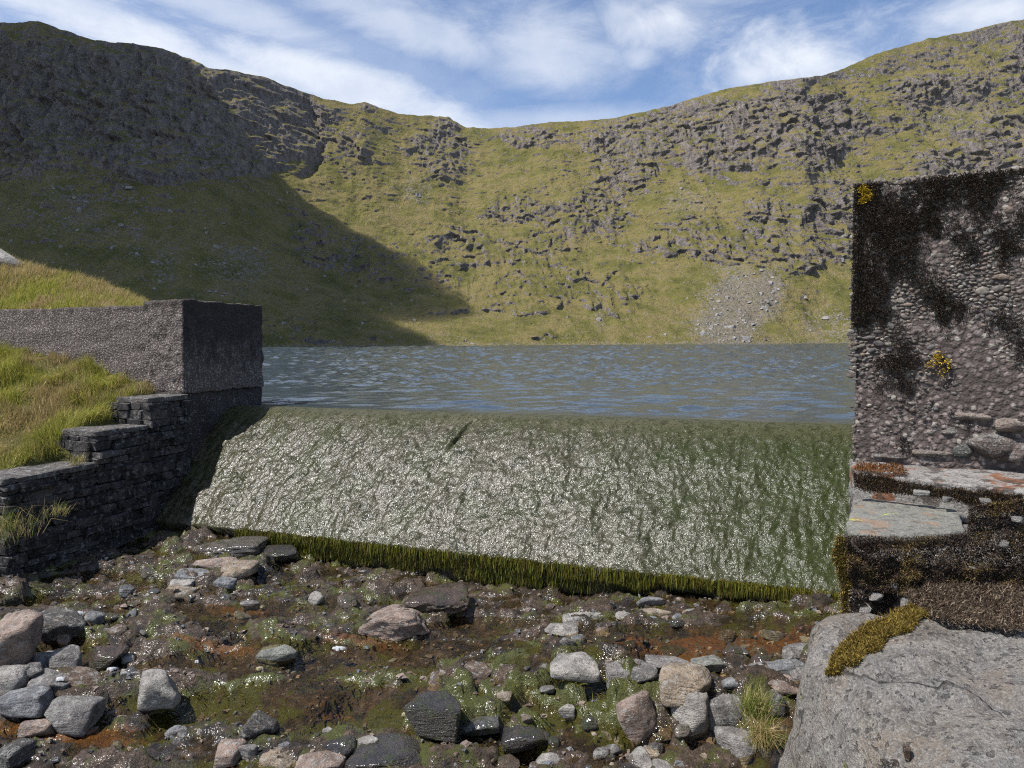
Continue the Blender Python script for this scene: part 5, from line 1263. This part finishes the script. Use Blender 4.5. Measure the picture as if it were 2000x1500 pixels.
# the mound behind the wall
mc = P(-40, 560, 18.0)[:2]
def mound_h(x, y):
    px = 1000 + F * x / y; zl = interp([(-400, 3.2), (-100, 2.35), (0, 2.02), (100, 1.62), (200, 1.28), (280, .88), (330, .4), (420, -1.4)], px)
    ridge_y = 17.0
    bk_ = (x - N_[0]) * -wd[0] + (y - N_[1]) * -wd[1]
    yy = np.clip((bk_ - .85) / 2.6, 0, 1)
    z = .55 + (zl - .55) * (yy ** 1.2)
    return np.where(y > ridge_y, zl - .10 * (y - ridge_y) ** 1.5, z) + .12 * fbm2(x / 1.2, y / 1.2, 3, 401)
gx2 = np.linspace(-22, -5.6, 130); gy2 = np.linspace(11.9, 24, 100)
MX, MY = np.meshgrid(gx2, gy2); MZ = mound_h(MX, MY)
bk = ((MX - N_[0]) * -wd[0] + (MY - N_[1]) * -wd[1]).ravel()       # metres behind the wall front
Fq = gridfaces(100, 130); Fq = Fq[(bk > .8)[Fq].all(1)]
link('mound', mesh('mound', np.column_stack([MX.ravel(), MY.ravel(), MZ.ravel()]), Fq), M_TURF, None, kind='structure', label='grassy mound behind the long wall')
n = 60000
xx = RNG.uniform(-14, -6, n); yy = RNG.uniform(12.2, 18.2, n)
bk = (xx - N_[0]) * -wd[0] + (yy - N_[1]) * -wd[1]; kp = (bk > .88) & (1000 + F * xx / yy > -60); xx, yy = xx[kp], yy[kp]; n = len(xx)
tus = fbm2(xx / .6, yy / .6, 3, 411); dr = fbm2(xx / 1.3, yy / 1.3, 3, 417) + .25 + .12 * (yy - 15)
len_ = RNG.uniform(.10, .26, n) * (1 + .9 * np.clip(tus, -.5, 1))
bend = np.column_stack([.35 * len_, -.2 * len_, 0 * len_]) + RNG.normal(0, .3, (n, 3)) * len_[:, None] * [1, 1, 0]
c = np.where((RNG.random(n) < smooth(dr, -.1, .5))[:, None], palette(GDRY, n), palette(GC, n))
V, T, C = blades(np.column_stack([xx, yy, mound_h(xx, yy) - .01]), np.tile([0, 0, 1.0], (n, 1)), len_, RNG.uniform(.008, .016, n), bend, c)
link('mound_grass', mesh('mound_grass', V, T, True, color=C), M_GRASS, None, kind='stuff', label='straw coloured grass covering the mound behind the wall', category='grass')
V, Ff = rock_shape(5, 640, 8, .05, .14)
V = (V * [.85, .6, .36]) @ (roty(.35)).T
o = link('boulder', mesh('boulder', V, Ff), M_ROCK, None, label='pale rock lying on top of the grassy mound', category='boulder'); o.location = P(-5, 512, 17.3); o.color = (*PALE, 1)

# tufts of grass between the stones on the right and on the wing wall
def tuft(px, py, d, n, L, spread_, name, label, dry=.5, lean=(0, 0)):
    c0 = P(px, py, d); base = c0[None] + np.column_stack([RNG.normal(0, spread_, n), RNG.normal(0, spread_, n), RNG.normal(0, spread_ * .4, n)])
    L_ = RNG.uniform(*L, n); az = RNG.uniform(0, 6.28, n); k = RNG.uniform(.3, 1.1, n)
    bend = np.column_stack([np.cos(az) * k * L_ + lean[0] * L_, np.sin(az) * k * L_ + lean[1] * L_, 0 * L_])
    c = np.where((RNG.random(n) < dry)[:, None], palette(GDRY, n), palette([(.10, .16, .02), (.15, .20, .03), (.20, .23, .05)], n))
    V, T, C = blades(base, np.tile([0, 0, 1.0], (n, 1)), L_, RNG.uniform(.003, .006, n), bend, c)
    return link(name, mesh(name, V - c0, T, True, color=C), M_GRASS, None, label=label, category='grass').__setattr__('location', c0)
tuft(1475, 1395, 5.35, 420, (.10, .24), .05, 'grass_tuft', 'green and straw grass tuft among the upright stones', .25)
tuft(1490, 1455, 5.1, 380, (.12, .26), .045, 'grass_tuft', 'straw coloured grass hanging below the green tuft beside the large boulder', .8, (0, -.3))
tuft(150, 905, 9.45, 160, (.06, .16), .05, 'grass_tuft', 'small dry tuft growing on the lowest step of the wing wall', .7)
tuft(112, 1005, 8.75, 70, (.10, .24), .05, 'grass_tuft', 'drooping grass tuft growing out of the shaded wing wall', .5, (.4, -.2))
tuft(8, 1040, 8.35, 300, (.15, .38), .16, 'grass_tuft', 'grass clump at the foot of the bank beside the wing wall', .5, (.2, -.2))

# ------------------------------------------------------------------ cloud whose shadow lies on the fellside
def cloud(center, radii, seed, label):
    V, Ff = ico(5); V = V * (1 + .28 * fbm3(V * 1.7, 4, seed))[:, None] * radii
    m_ = bpy.data.materials.get('cloud_vapour')
    if not m_:
        m_ = bpy.data.materials.new('cloud_vapour'); m_.use_nodes = True; g = G(m_.node_tree)
        vol = g.node('ShaderNodeVolumePrincipled', {'Color': (1, 1, 1, 1), 'Density': .075, 'Anisotropy': .3})
        o = g.node('ShaderNodeOutputMaterial'); g.t.links.new(vol.outputs[0], o.inputs[1])
    o = link('cloud', mesh('cloud', V, Ff), m_, None, label=label, category='cloud', kind='stuff'); o.location = center
    return o
def above(px, py, d, h): q = P(px, py, d); return q + SUN / SUN[2] * (h - q[2])
cc = above(150, 325, 560, 620)
cloud(cc, (215, 170, 45), 3, 'grey cloud high above, shading the cliffs')
cloud(above(385, 615, 415, 570), (128, 105, 46), 9, 'smaller grey cloud high above, shading the lower slope by the lake')

# ------------------------------------------------------------------ air
U, Fq = cubegrid(1)
V = U * [1720, 1720, 220] + [0, 0, 220 - 5.4]
m_ = bpy.data.materials.new('haze'); m_.use_nodes = True; g = G(m_.node_tree)
vol = g.node('ShaderNodeVolumePrincipled', {'Color': (.86, .92, 1, 1), 'Density': .00002, 'Anisotropy': .2})
o = g.node('ShaderNodeOutputMaterial'); g.t.links.new(vol.outputs[0], o.inputs[1])
link('haze', mesh('haze', V, Fq, False), m_, None, kind='stuff', label='thin blue haze filling the valley', category='haze')
